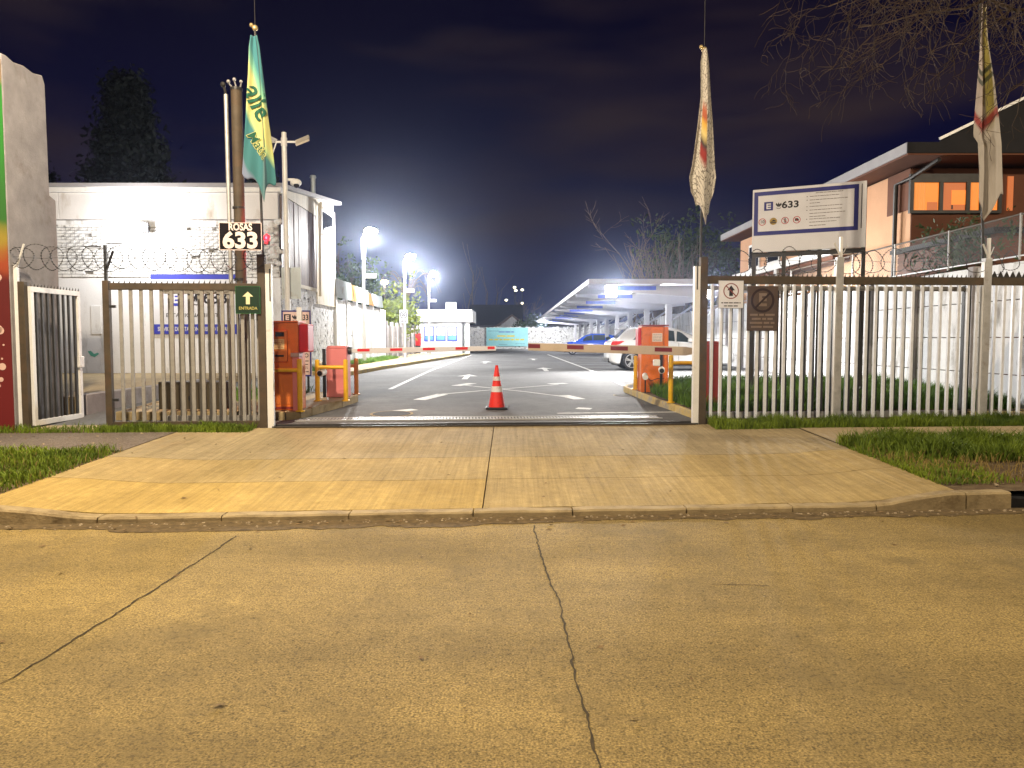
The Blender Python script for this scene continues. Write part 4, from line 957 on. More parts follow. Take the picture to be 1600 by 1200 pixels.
# downpipe and lower roof
hp_(MB().tube([(HX + .15, 17.5, 5.7), (HX - .05, 18.3, 5.45), (HX - .12, 18.9, 5.4), (HX - .1, 18.95, 3.0)], .055, 8), 'downpipe', M_dark, smooth=True)
hp_(MB().box(8.98, 10, 21.5, 31, 3.98, 4.2), 'lower_eave', M_whitesteel); hp_(MB().box(9.1, 9.58, 21.6, 31, 3.80, 3.975), 'lower_soffit', M_brown)
hp_(MB().box(9.0, 9.58, 25.9, 26.15, .4, 4.0), 'porch_column', M_white)
for y0_ in (23.0, 27.2, 29.4):
    w_ = hp_(MB().box(HX - .06, HX - .003, y0_, y0_ + 1.3, 4.35, 5.35), 'side_window', M_white); hp_(MB().box(HX - .07, HX - .061, y0_ + .1, y0_ + 1.2, 4.45, 5.25), 'pane', M_glassdark, w_)
# front outbuilding in brown boards
hp_(MB().box(9.3, 15, 14.6, 18.3, .3, 3.62), 'annexe', M_brown); 
z = .5
while z < 3.6: hp_(MB().box(9.27, 9.298, 14.6, 18.3, z, z + .15), 'weatherboard', M_brown); hp_(MB().box(9.27, 15, 14.57, 14.598, z, z + .15), 'weatherboard', M_brown); z += .17
hp_(MB().box(9.1, 15.2, 14.4, 18.35, 3.625, 3.72), 'annexe_roof', M_roof)
# raised upper roof with pale gutter edge
hp_(MB().prism([(17.6, 6.03), (21.5, 6.03), (21.5, 7.5), (17.6, 6.55)], 13.4, 19, 'x'), 'upper_roof', M_roof)
A, B = at(1466, 217, 17.5), at(1524, 189, 17.5)
hp_(MB().box(A.x, A.x + 2.4, 17.42, 17.47, A.z - .04, A.z + .02, Matrix.Translation(A) @ Matrix.Rotation(-math.atan2(B.z - A.z, B.x - A.x), 4, 'Y') @ Matrix.Translation(-A)), 'gutter_edge', M_whitesteel)
hp_(MB().prism([(A.x, 6.03), (A.x + .1, A.z), (A.x + 2.3, A.z + 1.1), (A.x + 2.4, 6.03)], 17.5, 17.58, 'y'), 'gable_board', M_roof)

# ================================================================== CARPORT
cp = thing('carport', 'long pale steel carport roof over the right parking bays', 'carport', (6.4, 25.3, .55)); Mi = Matrix.Translation((-6.4, -25.3, -.55))
c_ = lambda b, n_, m, par=cp, **k: b.build(n_, m, par, M=Mi, **k)
CX0, CX1, CY0, CY1, CZ = 2.55, 8.3, 25.3, 77.0, 3.50
y = CY0
while y < CY1 - .5:
    y2 = min(y + 5.05, CY1); c_(MB().box(CX0 + .05, CX1, y + .006, y2 - .006, CZ, CZ + .05), 'roof_sheet', M_canopy); y = y2
c_(MB().box(CX0, CX0 + .048, CY0, CY1, CZ - .06, CZ + .10), 'side_fascia', M_canopybeam); c_(MB().box(CX0, CX1, CY0 - .04, CY0 - .002, CZ - .06, CZ + .10), 'front_fascia', M_canopybeam)
for i in range(4): c_(MB().box(CX0 + 1.0 + i * 1.4, CX0 + 1.08 + i * 1.4, CY0 + .02, CY1, CZ - .07, CZ - .002), 'purlin', M_canopybeam)
y = CY0 + .6; k = 0
while y < CY1:
    bmn = c_(MB().prism([(CX0 + .06, CZ - .075), (CX1 - .1, CZ - .075), (CX1 - .1, CZ - .30), (6.62, CZ - .48), (6.2, CZ - .48), (CX0 + .06, CZ - .17)], y - .06, y + .06, 'y'), 'beam', M_canopybeam)
    c_(MB().box(CX0 + .95, CX0 + 2.35, y - .068, y - .062, CZ - .235, CZ - .10), 'blue_plate', M_bluebeam, bmn)
    c_(MB().box(6.28, 6.52, y - .10, y + .10, .3, CZ - .482), 'column', M_canopybeam, bevel=.01)
    c_(MB().cyl((6.4, y, CZ - 1.2), (7.6, y, CZ - .40), .04, n=8), 'brace', M_canopybeam)
    y += 5.05; k += 1
for y_, x_ in ((27.6, 5.6), (33, 5.2), (44, 5.0), (58, 4.6), (75.5, 3.3)):  # the three rear tubes are added to brighten the far wall
    tb = thing('tube_light', {27.6: 'lit tube light under the carport nearest the front', 33: 'lit tube light deeper under the carport, second row', 44: 'added fill tube light midway along the carport', 58: 'added fill tube light far back under the carport', 75.5: 'added fill tube light at the far end of the carport'}[y_], 'lamp', (x_, y_, CZ - .12), 0, 'tube lights under the carport')
    MB().box(-.4, .4, -.04, .04, -.0, .05).build('body', M_white, tb); MB().cyl((-.38, 0, -.03), (.38, 0, -.03), .022, n=8).build('tube', M_led_soft, tb)
    point('tube_glow', (0, 0, -.3), {27.6: 200, 33: 160, 44: 220, 58: 350, 75.5: 1900}[y_], LEDW, .2, tb)
def floodlamp(px, py, D, label, power, rot):
    p = at(px, py, D); o = thing('floodlight', label, 'floodlight', p)
    MB().box(-.2, .2, -.02, .08, -.22, .22).build('housing', M_dark, o, bevel=.012); MB().box(-.03, .03, .08, .3, -.03, .03).build('bracket', M_dark, o)
    MB().box(-.17, .17, -.03, -.0205, -.19, .19).build('lens', M_led, o)
    point('flood_light', (0, -.55, -.05), power, LEDW, .15, o, 'SPOT', rot, R(172), 1.0); return o
floodlamp(955, 455, CY0 - .3, 'blazing square floodlight on the front edge of the carport', P_CANOPY, (R(-50), 0, R(8)))
floodlamp(1101, 457, CY0 - .3, 'blazing floodlight seen beside the right gate post', P_CANOPY, (R(-50), 0, R(14)))

# ================================================================== BACK OF THE LOT
bk = thing('stone_wall', 'rough white stone wall closing the far end of the lot', 'wall', (2, 82, .5)); Mi = Matrix.Translation((-2, -82, -.5))
MB().box(-6.4, 9, 82, 82.3, .3, 2.85).build('wall_body', M_whitewall, bk, M=Mi)
b = MB()
for i in range(1500):
    x_, z_ = rng.uniform(-5.5, 8.9), rng.uniform(.6, 2.88); s_ = rng.uniform(.08, .17); b.sphere((x_, 82, z_), s_, 6, 4, (1.25, .35, .85))
b.build('stonework', M_brick[0], bk, M=Mi, kind='stuff')
q0, q1 = at(760, 512, 81.8), at(825, 541, 81.8)
cb = thing('banner', 'pale cyan banner with yellow print hung on the far stone wall', 'banner', ((q0.x + q1.x) / 2, 81.75, q1.z)); bw, bh = q1.x - q0.x, q0.z - q1.z
MB().box(-bw / 2, bw / 2, -.02, .02, 0, bh).build('sheet', mat('banner_cyan', (.30, .66, .72), .6, 0, .08, .6), cb)
M_by = mat('banner_yellow', (.72, .62, .05), .6)
dashes([(-bw * .24, bw * .24, bh * .55), (-bw * .44, bw * .46, bh * .36)], M_by, cb, -.022, rng, .16, 'yellow_print')
dashes([(-bw * .2, bw * .18, bh * .77)], M_blue, cb, -.022, rng, .1, 'blue_print'); dashes([(-bw * .46, -bw * .2, bh * .82), (-bw * .2, bw * .0, bh * .10), (bw * .2, bw * .44, bh * .13)], mat('banner_dark', (.1, .2, .3), .6), cb, -.022, rng, .05)
# pay booth
by = 54.0
q0, q1 = at(655, 485, by), at(722, 553, by)
bo = thing('pay_booth', 'low white pay office with a flat parapet roof at the back left of the lot', 'kiosk', ((q0.x + q1.x) / 2, by, .55)); bw = q1.x - q0.x
MB().box(-bw / 2, bw / 2, 0, 5, -.1, 2.25).build('wall', M_plaster, bo); MB().box(-bw / 2 - .15, bw / 2 + .75, -.35, 5.2, 2.27, 3.15).build('parapet', M_white, bo, bevel=.02)
MB().box(bw / 2 + .25, bw / 2 + .55, .0, .3, -.1, 2.265).build('column', M_white, bo); MB().box(bw / 2 + .04, bw / 2 + .2, 1.0, 1.04, .0, 2.1).build('door', M_zinc, bo)
MB().prism([(-bw * .3, 2.0), (bw * .35, 2.0), (bw * .02, 2.24)], -.06, -.005, 'y').build('canopy_gable', M_white, bo)
for i, lb in enumerate(('blue topped poster leftmost of three on the pay office wall', 'middle poster of three on the pay office wall', 'rightmost poster of three on the pay office wall')):
    a_, b_ = at(662.5 + 18 * i, 510, by - .05), at(678.5 + 18 * i, 533, by - .05)
    pt = thing('poster', lb, 'poster', ((a_.x + b_.x) / 2, by - .03, b_.z), 0, 'posters on the pay office'); w_, h_ = b_.x - a_.x, a_.z - b_.z
    MB().box(-w_ / 2, w_ / 2, -.03, .025, 0, h_).build('frame', M_blue, pt)
    MB().box(-w_ / 2 + .08, w_ / 2 - .08, -.036, -.031, h_ * .38, h_ - .08).build('sheet', M_board, pt); MB().prism([(-w_ / 2 + .08, .08), (w_ / 2 - .08, .08), (w_ / 2 - .08, h_ * (.36 if i else .30)), (0, h_ * .42), (-w_ / 2 + .08, h_ * .30)], -.042, -.0365, 'y').build('picture', mat('poster_blue', (.10, .28, .66), .5, 0, .3, 2), pt)
    dashes([(-w_ * .3, w_ * .25, h_ * .86)], M_blue, pt, -.0365, rng, .05)
a_ = at(705, 484, by + .6)
ac = thing('air_conditioner', 'white air conditioner unit on the pay office roof', 'air conditioner', (a_.x, by + .6, 3.71)); MB().box(-.38, .38, -.15, .15, 0, .54).build('case', M_white, ac, bevel=.02)
b = MB(); ring2(b, -.08, .27, .15, .21, -.152, 20); ring2(b, -.08, .27, .05, .09, -.152, 14); b.build('fan_grille', M_dark, ac)
a_ = ground_at(653, 552)
fb = thing('fire_cabinet', 'small red cabinet on a stand beside the pay office', 'cabinet', (at(653, 540, 50).x, 50, .67)); MB().box(-.16, .16, -.12, .12, .0, .5).build('stand', M_dark, fb); MB().box(-.2, .2, -.16, .16, .5, 1.3).build('box', M_red, fb, bevel=.02)
# ---- houses behind
def house_far(label, D, x0, x1, zr, ze, dep, mw_, mr, win=None, ridge='x'):
    o = thing('far_house', label, 'house', ((x0 + x1) / 2, D, 0)); w_ = (x1 - x0) / 2
    if ridge == 'x':
        MB().box(-w_, w_, 0, dep, -.1, ze).build('wall', mw_, o); MB().prism([(-.4, ze - .02), (dep / 2, zr), (dep + .4, ze - .02), (dep / 2, zr + .2)], -w_ - .4, w_ + .4, 'x').build('roof', mr, o)
    else:
        MB().prism([(-w_, -.1), (w_, -.1), (w_, ze), (0, zr), (-w_, ze)], 0, dep, 'y').build('wall', mw_, o)
        MB().prism([(-w_ - .4, ze - .1), (0, zr + .03), (w_ + .4, ze - .1), (w_ + .4, ze + .12), (0, zr + .25), (-w_ - .4, ze + .12)], -.3, dep + .3, 'y').build('roof', mr, o)
    for (wx, wz, ww, wh) in win or ():
        f = MB().box(wx - ww / 2 - .1, wx + ww / 2 + .1, -.05, -.003, wz - .1, wz + wh + .1).build('window', M_white, o); MB().box(wx - ww / 2, wx + ww / 2, -.06, -.051, wz, wz + wh).build('pane', M_glassdark, f)
    return o
M_dkwall = mat('dark_render', (.12, .11, .12), .9)
x0, x1 = at(735, 0, 95).x, at(800, 0, 95).x
house_far('dark low house with a hipped roof behind the far stone wall', 95, x0, x1 + 1, 5.9, 3.4, 8, M_dkwall, M_roof)
x0, x1 = at(776, 0, 90).x, at(824, 0, 90).x
house_far('small white gabled shed showing above the far stone wall', 90, x0, x1, 4.3, 2.9, 6, M_whitewall, mat('tile_brown', (.16, .11, .09), .85), [(1.1, 2.2, 1.1, .9)], 'y')
x0, x1 = at(855, 0, 100).x, at(900, 0, 100).x
house_far('dark gabled house behind the far end of the carport', 100, x0, x1 + 3, 6.6, 3.8, 8, M_dkwall, M_roof, None, 'y')
x0, x1 = at(528, 0, 62).x, at(600, 0, 62).x
house_far('unlit house behind the white panel wall on the left', 60, x0 - 2, x1, 5.4, 3.4, 8, M_dkwall, M_roof)

# ================================================================== LOT LAMPS
def lamp_post(x, y, H, label):
    o = thing('lamp_post', label, 'lamp post', (x, y, .62 if x < -4.5 else .55), 0, 'lamp posts along the left of the lot')
    MB().cyl((0, 0, 0), (0, 0, H), .075, .055, 12).build('pole', M_whitesteel, o, smooth=True); MB().box(-.17, .17, -.17, .17, 0, .03).build('base_plate', M_steel, o)
    for a_ in (0, 90): MB().box(-.16, .16, -.008, .008, .03, .16, Matrix.Rotation(R(a_ + 45), 4, 'Z')).build('gusset', M_steel, o)
    MB().cyl((0, 0, H - .9), (0, 0, H - .05), .085, .10, 12).build('collar', M_whitesteel, o, smooth=True)
    MB().tube([(0, 0, H - .05), (.04, -.03, H + .12), (.16, -.08, H + .2)], .03, 8).build('arm', M_whitesteel, o, smooth=True)
    hd = MB().box(.06, .62, -.30, .08, H + .26, H + .33).build('lamp_head', M_dark, o, bevel=.02); MB().sphere((.34, -.20, H + .18), .26, 16, 10, (1, .9, .62)).build('lens', M_led, hd, smooth=True)
    cm = MB().box(.08, .5, -.08, .08, H - 1.62, H - 1.45).cyl((0, 0, H - 1.5), (.15, 0, H - 1.53), .03, n=8).build('camera_housing', M_white, o, bevel=.03)
    point('lamp_light', (.34, -.16, H - .08), P_POLE, LEDW, .14, o); return o
lamp_post(-5.86, 30, 5.0, 'tall white lamp post, brightest and nearest of the row along the left wall')
lamp_post(-5.52, 39, 5.0, 'white lamp post carrying the round speed limit sign')
lamp_post(-5.38, 49, 5.0, 'white lamp post in front of the pay office')
a_, b_ = at(624, 484, 38.8), at(637, 505, 38.8)
sg = thing('speed_limit_sign', 'white sign with a ringed 20 on the lamp post', 'sign', ((a_.x + b_.x) / 2, 38.83, b_.z)); w_, h_ = b_.x - a_.x, a_.z - b_.z
MB().box(-w_ / 2, w_ / 2, -.015, .015, 0, h_).build('panel', M_board, sg); b = MB(); ring2(b, 0, h_ * .62, .145, .18, -.016, 24); b.build('ring', M_ink, sg); text('20', .2, M_ink, sg, 0, h_ * .62, -.017, bold=.006); dashes([(-w_ * .3, w_ * .3, h_ * .16)], M_ink, sg, -.016, rng, .05)
# sodium lamp far back and tiny town lights
def far_lamp(px, py, D, r, m, label, pow_=0, col=SODIUM, base=0):
    p = at(px, py, D); o = thing('street_lamp', label, 'street lamp', (p.x, D, 0), 0, 'distant street lamps')
    MB().cyl((0, 0, 0), (0, 0, p.z + .1), .07, n=6).build('pole', M_dark, o); MB().sphere((0, -.1, p.z), r, 10, 8, (1, 1, .7)).build('lens', m, o, smooth=True)
    if pow_: point('lamp_light', (0, -.4, p.z - .3), pow_, col, .2, o)
far_lamp(601, 441, 58, .28, M_sodium, 'orange sodium street lamp above the roofs on the left', 700)
M_town = emis('town_light', (1, .9, .6), 5)
for (px, py, lb) in ((804, 449, 'upper of the pale distant lamps over the back houses'), (806, 454, 'lower of the paired pale distant lamps over the back houses'), (816, 453, 'pale distant lamp right of the paired lamps'), (791, 469, 'distant lamp on the mast above the white shed'), (816, 474, 'small white distant lamp on a short mast')): far_lamp(px, py, 135, .26, M_town, lb)

# ================================================================== ENTRANCE EQUIPMENT
IZ = .13
def isl(x, y, h=IZ): return GZ(x, y) + h
# left ticket machine
p0, p1 = at(427, 560, 12.05), at(466, 560, 12.05); cx_ = (p0.x + p1.x) / 2; w_ = p1.x - p0.x; zb = isl(cx_, 12.2) - .015
tm = thing('ticket_machine', 'big orange ticket machine behind the left gate post', 'ticket machine', (cx_, 12.05, zb))
MB().box(-w_ / 2, w_ / 2, 0, .42, 0, 1.40).build('cabinet', M_orange, tm, bevel=.015)
MB().box(-w_ / 2 - .01, w_ / 2 + .01, -.02, .44, 1.402, 1.43).build('cap', M_orange2, tm, bevel=.006)
MB().box(-w_ / 2 + .0, w_ / 2 - .16, -.06, -.002, .78, 1.28).build('front_panel', M_orange2, tm, bevel=.012); MB().box(-w_ / 2 + .03, w_ / 2 - .2, -.066, -.0605, .98, 1.14).build('notice_label', mat('label_tan', (.6, .42, .2), .6), tm)
dashes([(-w_ / 2 + .05, w_ / 2 - .22, z_) for z_ in (1.11, 1.085, 1.06, 1.03, 1.005)], M_darkred, tm, -.066, rng, .008)
MB().box(w_ / 2 + .002, w_ / 2 + .15, .04, .40, .93, 1.38).build('screen_hood', M_red, tm, bevel=.02)
MB().box(-w_ / 2, w_ / 2, -.004, -.001, .02, .06).build('base_strip', M_darkred, tm)
MB().box(-w_ / 2 + .05, w_ / 2 - .21, -.068, -.0605, .86, .89).build('ticket_slot', M_black, tm); MB().box(-w_ / 2 + .02, w_ / 2 - .02, -.006, -.001, .10, .70).build('lower_door', M_orange2, tm, bevel=.004); MB().cyl((w_ / 2 - .06, -.014, .42), (w_ / 2 - .06, -.001, .42), .016, n=10).build('lock', M_steel, tm); MB().box(-w_ / 2 + .06, w_ / 2 - .2, -.068, -.0605, 1.18, 1.25).build('display', M_glassdark, tm)
# pink pedestal in front of it
pp = at(462.5, 600, 11.95)
pd = thing('reader_pedestal', 'slim faded pink pedestal next to the left ticket machine', 'pedestal', (pp.x, 12.0, isl(pp.x, 12.0) - .012)); MB().box(-.055, .055, -.05, .12, 0, .86).build('column', M_pink, pd, bevel=.008); MB().box(-.075, .065, -.07, .14, .862, .93).build('head', mat('mauve_cap', (.40, .26, .25), .5), pd, bevel=.01)
# barriers
def barrier(x, y, side, label, cab, hood, h, w_, armlen, z_arm, arm_m, strip_m, pxs, tilt, D, aw, armname):
    o = thing('barrier_gate', label, 'barrier', (x, y, isl(x, y) - .012))
    MB().box(-w_ / 2, w_ / 2, -.16, .16, 0, h - .05).build('cabinet', cab, o, bevel=.012)
    MB().prism([(-w_ / 2, h - .049), (w_ / 2, h - .049), (w_ / 2 - .03, h), (-w_ / 2 + .03, h)], -.16, .16, 'y').build('hood', hood, o, bevel=.01)
    MB().box(-w_ / 2 + .04, w_ / 2 - .04, -.166, -.161, .12, h - .25).build('door', cab, o)
    MB().cyl((side * (w_ / 2 - .02), -.0, z_arm), (side * (w_ / 2 + .06), 0, z_arm), .07, n=14).build('pivot', M_dark, o)
    arm = MB().prism([(side * (w_ / 2 + .05), z_arm - aw * .3), (side * (w_ / 2 + .22), z_arm - aw * .5), (side * armlen, z_arm - aw * .42 + tilt), (side * armlen, z_arm + aw * .42 + tilt), (side * (w_ / 2 + .22), z_arm + aw * .5), (side * (w_ / 2 + .05), z_arm + aw * .3)], -.03, .03, 'y').build('arm', arm_m, o, bevel=.006)
    k = tilt / (armlen - .3)
    for a_, b_ in pxs:
        xa, xb = sorted((at(a_, 545, D).x - x, at(b_, 545, D).x - x)); f = lambda q: (abs(q) - .3) * k
        MB().add([(xa, -.0335, z_arm - aw * .14 + f(xa)), (xb, -.0335, z_arm - aw * .14 + f(xb)), (xb, -.0335, z_arm + aw * .32 + f(xb)), (xa, -.0335, z_arm + aw * .32 + f(xa)), (xa, -.031, z_arm - aw * .14 + f(xa)), (xb, -.031, z_arm - aw * .14 + f(xb)), (xb, -.031, z_arm + aw * .32 + f(xb)), (xa, -.031, z_arm + aw * .32 + f(xa))], [(0, 1, 2, 3), (4, 7, 6, 5), (0, 4, 5, 1), (2, 6, 7, 3), (1, 5, 6, 2), (0, 3, 7, 4)]).build('reflective_strip', strip_m, arm)
    b = MB().box(*sorted((side * (w_ / 2 + .22), side * armlen)), -.028, .028, -.012, -.0); 
    return o
yb = 14.1; p0, p1 = at(513, 580, yb), at(545, 580, yb); cxl = (p0.x + p1.x) / 2
zz = isl(cxl, yb)
barrier(cxl, yb, 1, 'faded pink barrier cabinet with a white and red arm on the left island', M_pink, M_pink, .95, p1.x - p0.x, at(775, 543, yb).x - cxl, at(0, 548, yb).z - zz + .01, mat('arm_white', (.62, .62, .64), .5, 0, .06, 3), M_red, [(559, 578), (610, 629), (661, 680), (712, 731), (762, 773)], at(0, 544, yb).z - at(0, 548, yb).z, yb, .105, '')
yb = 12.75; cxr = at(1106, 580, yb).x; zz = isl(cxr, yb, .12)
barrier(cxr, yb, -1, 'dark red barrier cabinet behind the right gate post with a long beige arm', M_darkred, M_darkred, 1.1, .34, cxr - at(825, 541, yb).x, at(0, 548.5, yb).z - zz, mat('arm_beige', (.50, .40, .29), .5, 0, .08, 3), mat('arm_maroon', (.17, .01, .012), .5), [(825, 844), (886, 912), (954, 981), (1023, 1050)], at(0, 541.5, yb).z - at(0, 548.5, yb).z, yb - .03, .15, '')
# right ticket machine
yt = 15.2; p0, p1 = at(1002, 560, yt), at(1044, 560, yt); cx_ = (p0.x + p1.x) / 2; w_ = p1.x - p0.x; zb = isl(cx_, yt, .10)
t2 = thing('ticket_machine', 'orange ticket machine with a pale notice on the right grass island', 'ticket machine', (cx_, yt, zb))
MB().box(-w_ / 2, w_ / 2 - .09, 0, .4, 0, 1.33).build('cabinet', M_orange, t2, bevel=.012); MB().box(w_ / 2 - .087, w_ / 2, -.02, .38, 0, 1.32).build('side_cover', M_orange, t2, bevel=.012)
MB().box(-w_ / 2 - .005, w_ / 2 + .005, -.03, .41, 1.333, 1.36).build('cap', M_darkred, t2, bevel=.005); MB().box(-w_ / 2 + .18, w_ / 2 - .1, -.035, -.002, .62, 1.26).build('front_panel', M_orange2, t2, bevel=.008)
MB().box(-w_ / 2 + .21, w_ / 2 - .13, -.04, -.0355, 1.02, 1.19).build('notice_label', mat('label_pale', (.72, .6, .52), .6), t2); dashes([(-w_ / 2 + .23, w_ / 2 - .15, z_) for z_ in (1.16, 1.13, 1.10, 1.07, 1.045)], mat('print_grey', (.16, .14, .14), .6), t2, -.04, rng, .008)
MB().box(-w_ / 2 - .062, -w_ / 2 - .002, .03, .36, .84, 1.30).build('screen_hood', M_red, t2, bevel=.01)
def camera_post(x, y, z, h, label, wall=False):
    o = thing('intercom_camera_post', label, 'camera post', (x, y, z))
    MB().cyl((0, 0, 0), (0, 0, h), .03, n=10).build('post', M_black, o, smooth=True)
    MB().box(-.06, .06, -.05, .05, 0, .05).build('base_plate', M_white, o, bevel=.006)
    c = MB().cyl((-.0, -.02, h * .55), (-.03, -.20, h * .53), .06, n=14).build('camera_body', M_white, o, smooth=True); MB().cyl((-.03, -.20, h * .53), (-.033, -.215, h * .529), .045, n=14).build('lens', M_black, c); 
    MB().box(-.16, -.03, -.06, .04, h * .62, h * .62 + .13).build('bracket_box', M_white, o, bevel=.02)
    return o
pc = at(507, 600, 13.5); camera_post(pc.x, 13.5, isl(pc.x, 13.5) - .012, .92, 'black post with a small white camera beside the pink barrier cabinet')
pc = at(1033, 600, 14.6); camera_post(pc.x, 14.6, isl(pc.x, 14.6, .10), .92, 'dark post with white cameras in front of the right ticket machine')
pc = at(1012, 580, 14.75); o = thing('security_camera', 'white bullet camera low beside the right camera post', 'camera', (pc.x, 14.95, isl(pc.x, 14.9, .10)))
MB().cyl((0, .1, .36), (-.03, -.12, .33), .055, n=14).build('body', M_white, o, smooth=True); MB().cyl((0, .05, 0), (0, .05, .34), .015, n=8).build('stem', M_dark, o); MB().tube([(.02, .0, .34), (.1, .02, .25), (.22, -.05, .3), (.3, -.3, .32)], .008, 5).build('cable', M_black, o)
# guard rails
def guard(pts, y, h, bz, label, m=M_yellow, rads=.042, grp='yellow guard rails round the entrance equipment', right=None):
    x0, x1 = pts; o = thing('guard_rail', label, 'guard rail', ((x0 + x1) / 2, y, isl((x0 + x1) / 2, y) - .012), 0, grp); w_ = (x1 - x0) / 2
    for s_ in (-1, 1):
        if right and s_ == 1: continue
        MB().cyl((s_ * w_, 0, 0), (s_ * w_, 0, h), rads, n=14).sphere((s_ * w_, 0, h), rads, 14, 8, (1, 1, .5)).build('post', m, o, smooth=True); MB().cyl((s_ * w_, 0, 0), (s_ * w_, 0, .02), rads * 1.7, n=12).build('foot', m, o)
    MB().cyl((-w_, 0, bz), (w_, 0, bz), rads * .8, n=12).build('crossbar', m, o, smooth=True); return o
guard((at(404.5, 0, 11.93).x, at(458.5, 0, 11.93).x), 11.93, .82, .66, 'yellow guard rail in front of the big left ticket machine')
guard((at(487, 0, 13.35).x, at(532.5, 0, 13.35).x), 13.35, .72, .60, 'bright yellow guard rail before the pink barrier cabinet')
guard((at(519, 0, 14.5).x, at(549.5, 0, 14.5).x), 14.5, .68, .55, 'brownish guard rail just right of the pink barrier cabinet', mat('orange_brown', (.44, .17, .02), .5))
guard((at(1000, 0, 15.5).x, at(1034, 0, 15.5).x), 15.6, .68, .56, 'yellow guard rail left of the right ticket machine')
guard((at(1055.5, 0, 13.2).x, at(1100, 0, 13.2).x), 13.2, .82, .70, 'yellow guard rail on the grass next to the dark red cabinet')
# tariff sign
yt = 15.6; q0, q1 = at(440, 485, yt), at(487.5, 588, yt)
ts = thing('tariff_sign', 'tall pinkish tariff board headed E 633 behind the left ticket machine', 'sign', ((q0.x + q1.x) / 2, yt, GZ(-4.5, yt))); w_, z0, z1 = q1.x - q0.x, q1.z - GZ(-4.5, yt), q0.z - GZ(-4.5, yt); h_ = z1 - z0
MB().box(-w_ / 2, w_ / 2, -.02, .02, z0, z1).build('panel', M_pinkboard, ts)
t = .03; y = -.0205; MB().box(-w_ / 2, w_ / 2, y - .003, y, z0, z0 + t).box(-w_ / 2, w_ / 2, y - .003, y, z1 - t, z1).box(-w_ / 2, -w_ / 2 + t, y - .003, y, z0 + t, z1 - t).box(w_ / 2 - t, w_ / 2, y - .003, y, z0 + t, z1 - t).build('border', M_navy, ts)
elogo(ts, -w_ * .30, z1 - .15, .145, y, M_ink, M_pinkboard); tulip(M_ink, ts, -w_ * .04, z1 - .15, .14, y); text('633', .16, M_ink, ts, w_ * .27, z1 - .15, y - .001, bold=.004, width=w_ * .3)
text('ESTACIONAMIENTO', .07, M_ink, ts, 0, z1 - .34, y - .001, width=w_ * .82); text('$30', .13, M_ink, ts, w_ * .26, z1 - .64, y - .001, bold=.003)
text('HORARIO', .12, M_ink, ts, 0, z1 - .93, y - .001, bold=.002, width=w_ * .8); text('VALORES', .07, M_ink, ts, w_ * .1, z1 - 1.18, y - .001, width=w_ * .55)
dashes([(-w_ * .4, w_ * .4, z1 - .44), (-w_ * .4, w_ * .4, z1 - 1.04), (-w_ * .4, w_ * .38, z1 - 1.11), (-w_ * .4, w_ * .4, z1 - 1.26)], M_ink, ts, y, rng, .018); MB().box(-w_ * .42, w_ * .42, y - .002, y, z1 - .80, z1 - .79).build('divider', M_ink, ts)
for s_ in (-1, 1): MB().box(s_ * w_ * .36 - .02, s_ * w_ * .36 + .02, .022, .06, 0, z1 - .1).build('post', M_dark, ts)
MB().box(.03, .13, -.09, -.03, z1 - .35, z1 + .06).build('front_post', M_whitesteel, ts)
# notice on side wall
pa, pb_ = at(488, 495, 22.9), at(499, 533, 22.9)
nt_ = thing('wall_notice', 'small white notice with blue bands on the side of the white building', 'notice', (FX + .03, 23.4, pb_.z + .1), R(90)); MB().box(-.42, .42, -.03, .0, 0, .75).build('sheet', M_board, nt_); MB().box(-.42, .42, -.034, -.0305, 0, .09).build('blue_band', M_blue, nt_); MB().box(-.42, .42, -.034, -.0305, .68, .75).build('blue_band', M_blue, nt_)
# camera pole
pc = at(449, 400, 17.4)
cpz = thing('camera_pole', 'tall white pole with two unlit flood panels in front of the white building', 'pole', (pc.x, 17.4, .47)); H = at(0, 207, 17.4).z - .47
MB().cyl((0, 0, 0), (-.03, 0, H), .07, .055, 14).build('tube', M_whitesteel, cpz, smooth=True); MB().cyl((-.03, 0, H - .30), (-.03, 0, H - .12), .07, n=12).build('collar', M_whitesteel, cpz)
MB().box(-.37, .37, -.015, .015, H - .23, H - .19).build('crossarm', M_whitesteel, cpz); 
MB().box(-.16, .16, -.14, .14, -.025, .025, Matrix.Translation((.40, -.05, H - .19)) @ Matrix.Rotation(R(-22), 4, 'Y') @ Matrix.Rotation(R(35), 4, 'X')).build('flood_panel', mat('panel_cream', (.66, .6, .5), .5), cpz)
MB().box(-.10, .10, -.08, .08, -.025, .025, Matrix.Translation((-.30, -.05, H - .16)) @ Matrix.Rotation(R(28), 4, 'Y') @ Matrix.Rotation(R(30), 4, 'X')).cyl((-.2, 0, H - .2), (-.28, -.05, H - .48), .015, n=6).build('flood_panel', M_whitesteel, cpz)
dm = MB().box(.05, .2, -.04, .04, 4.72, 4.77).sphere((.22, 0, 4.68), .11, 14, 8, (1.2, 1, .8)).build('dome_camera', M_white, cpz, smooth=True); MB().sphere((.24, -.03, 4.62), .07, 12, 6).build('dome_lens', M_glassdark, dm, smooth=True)
q0, q1 = at(440, 418, 17.5), at(471, 467, 17.5); MB().box(q0.x - pc.x, q1.x - pc.x, .07, .09, q1.z - .47, q0.z - .47).build('blank_plate', M_zinc, cpz)
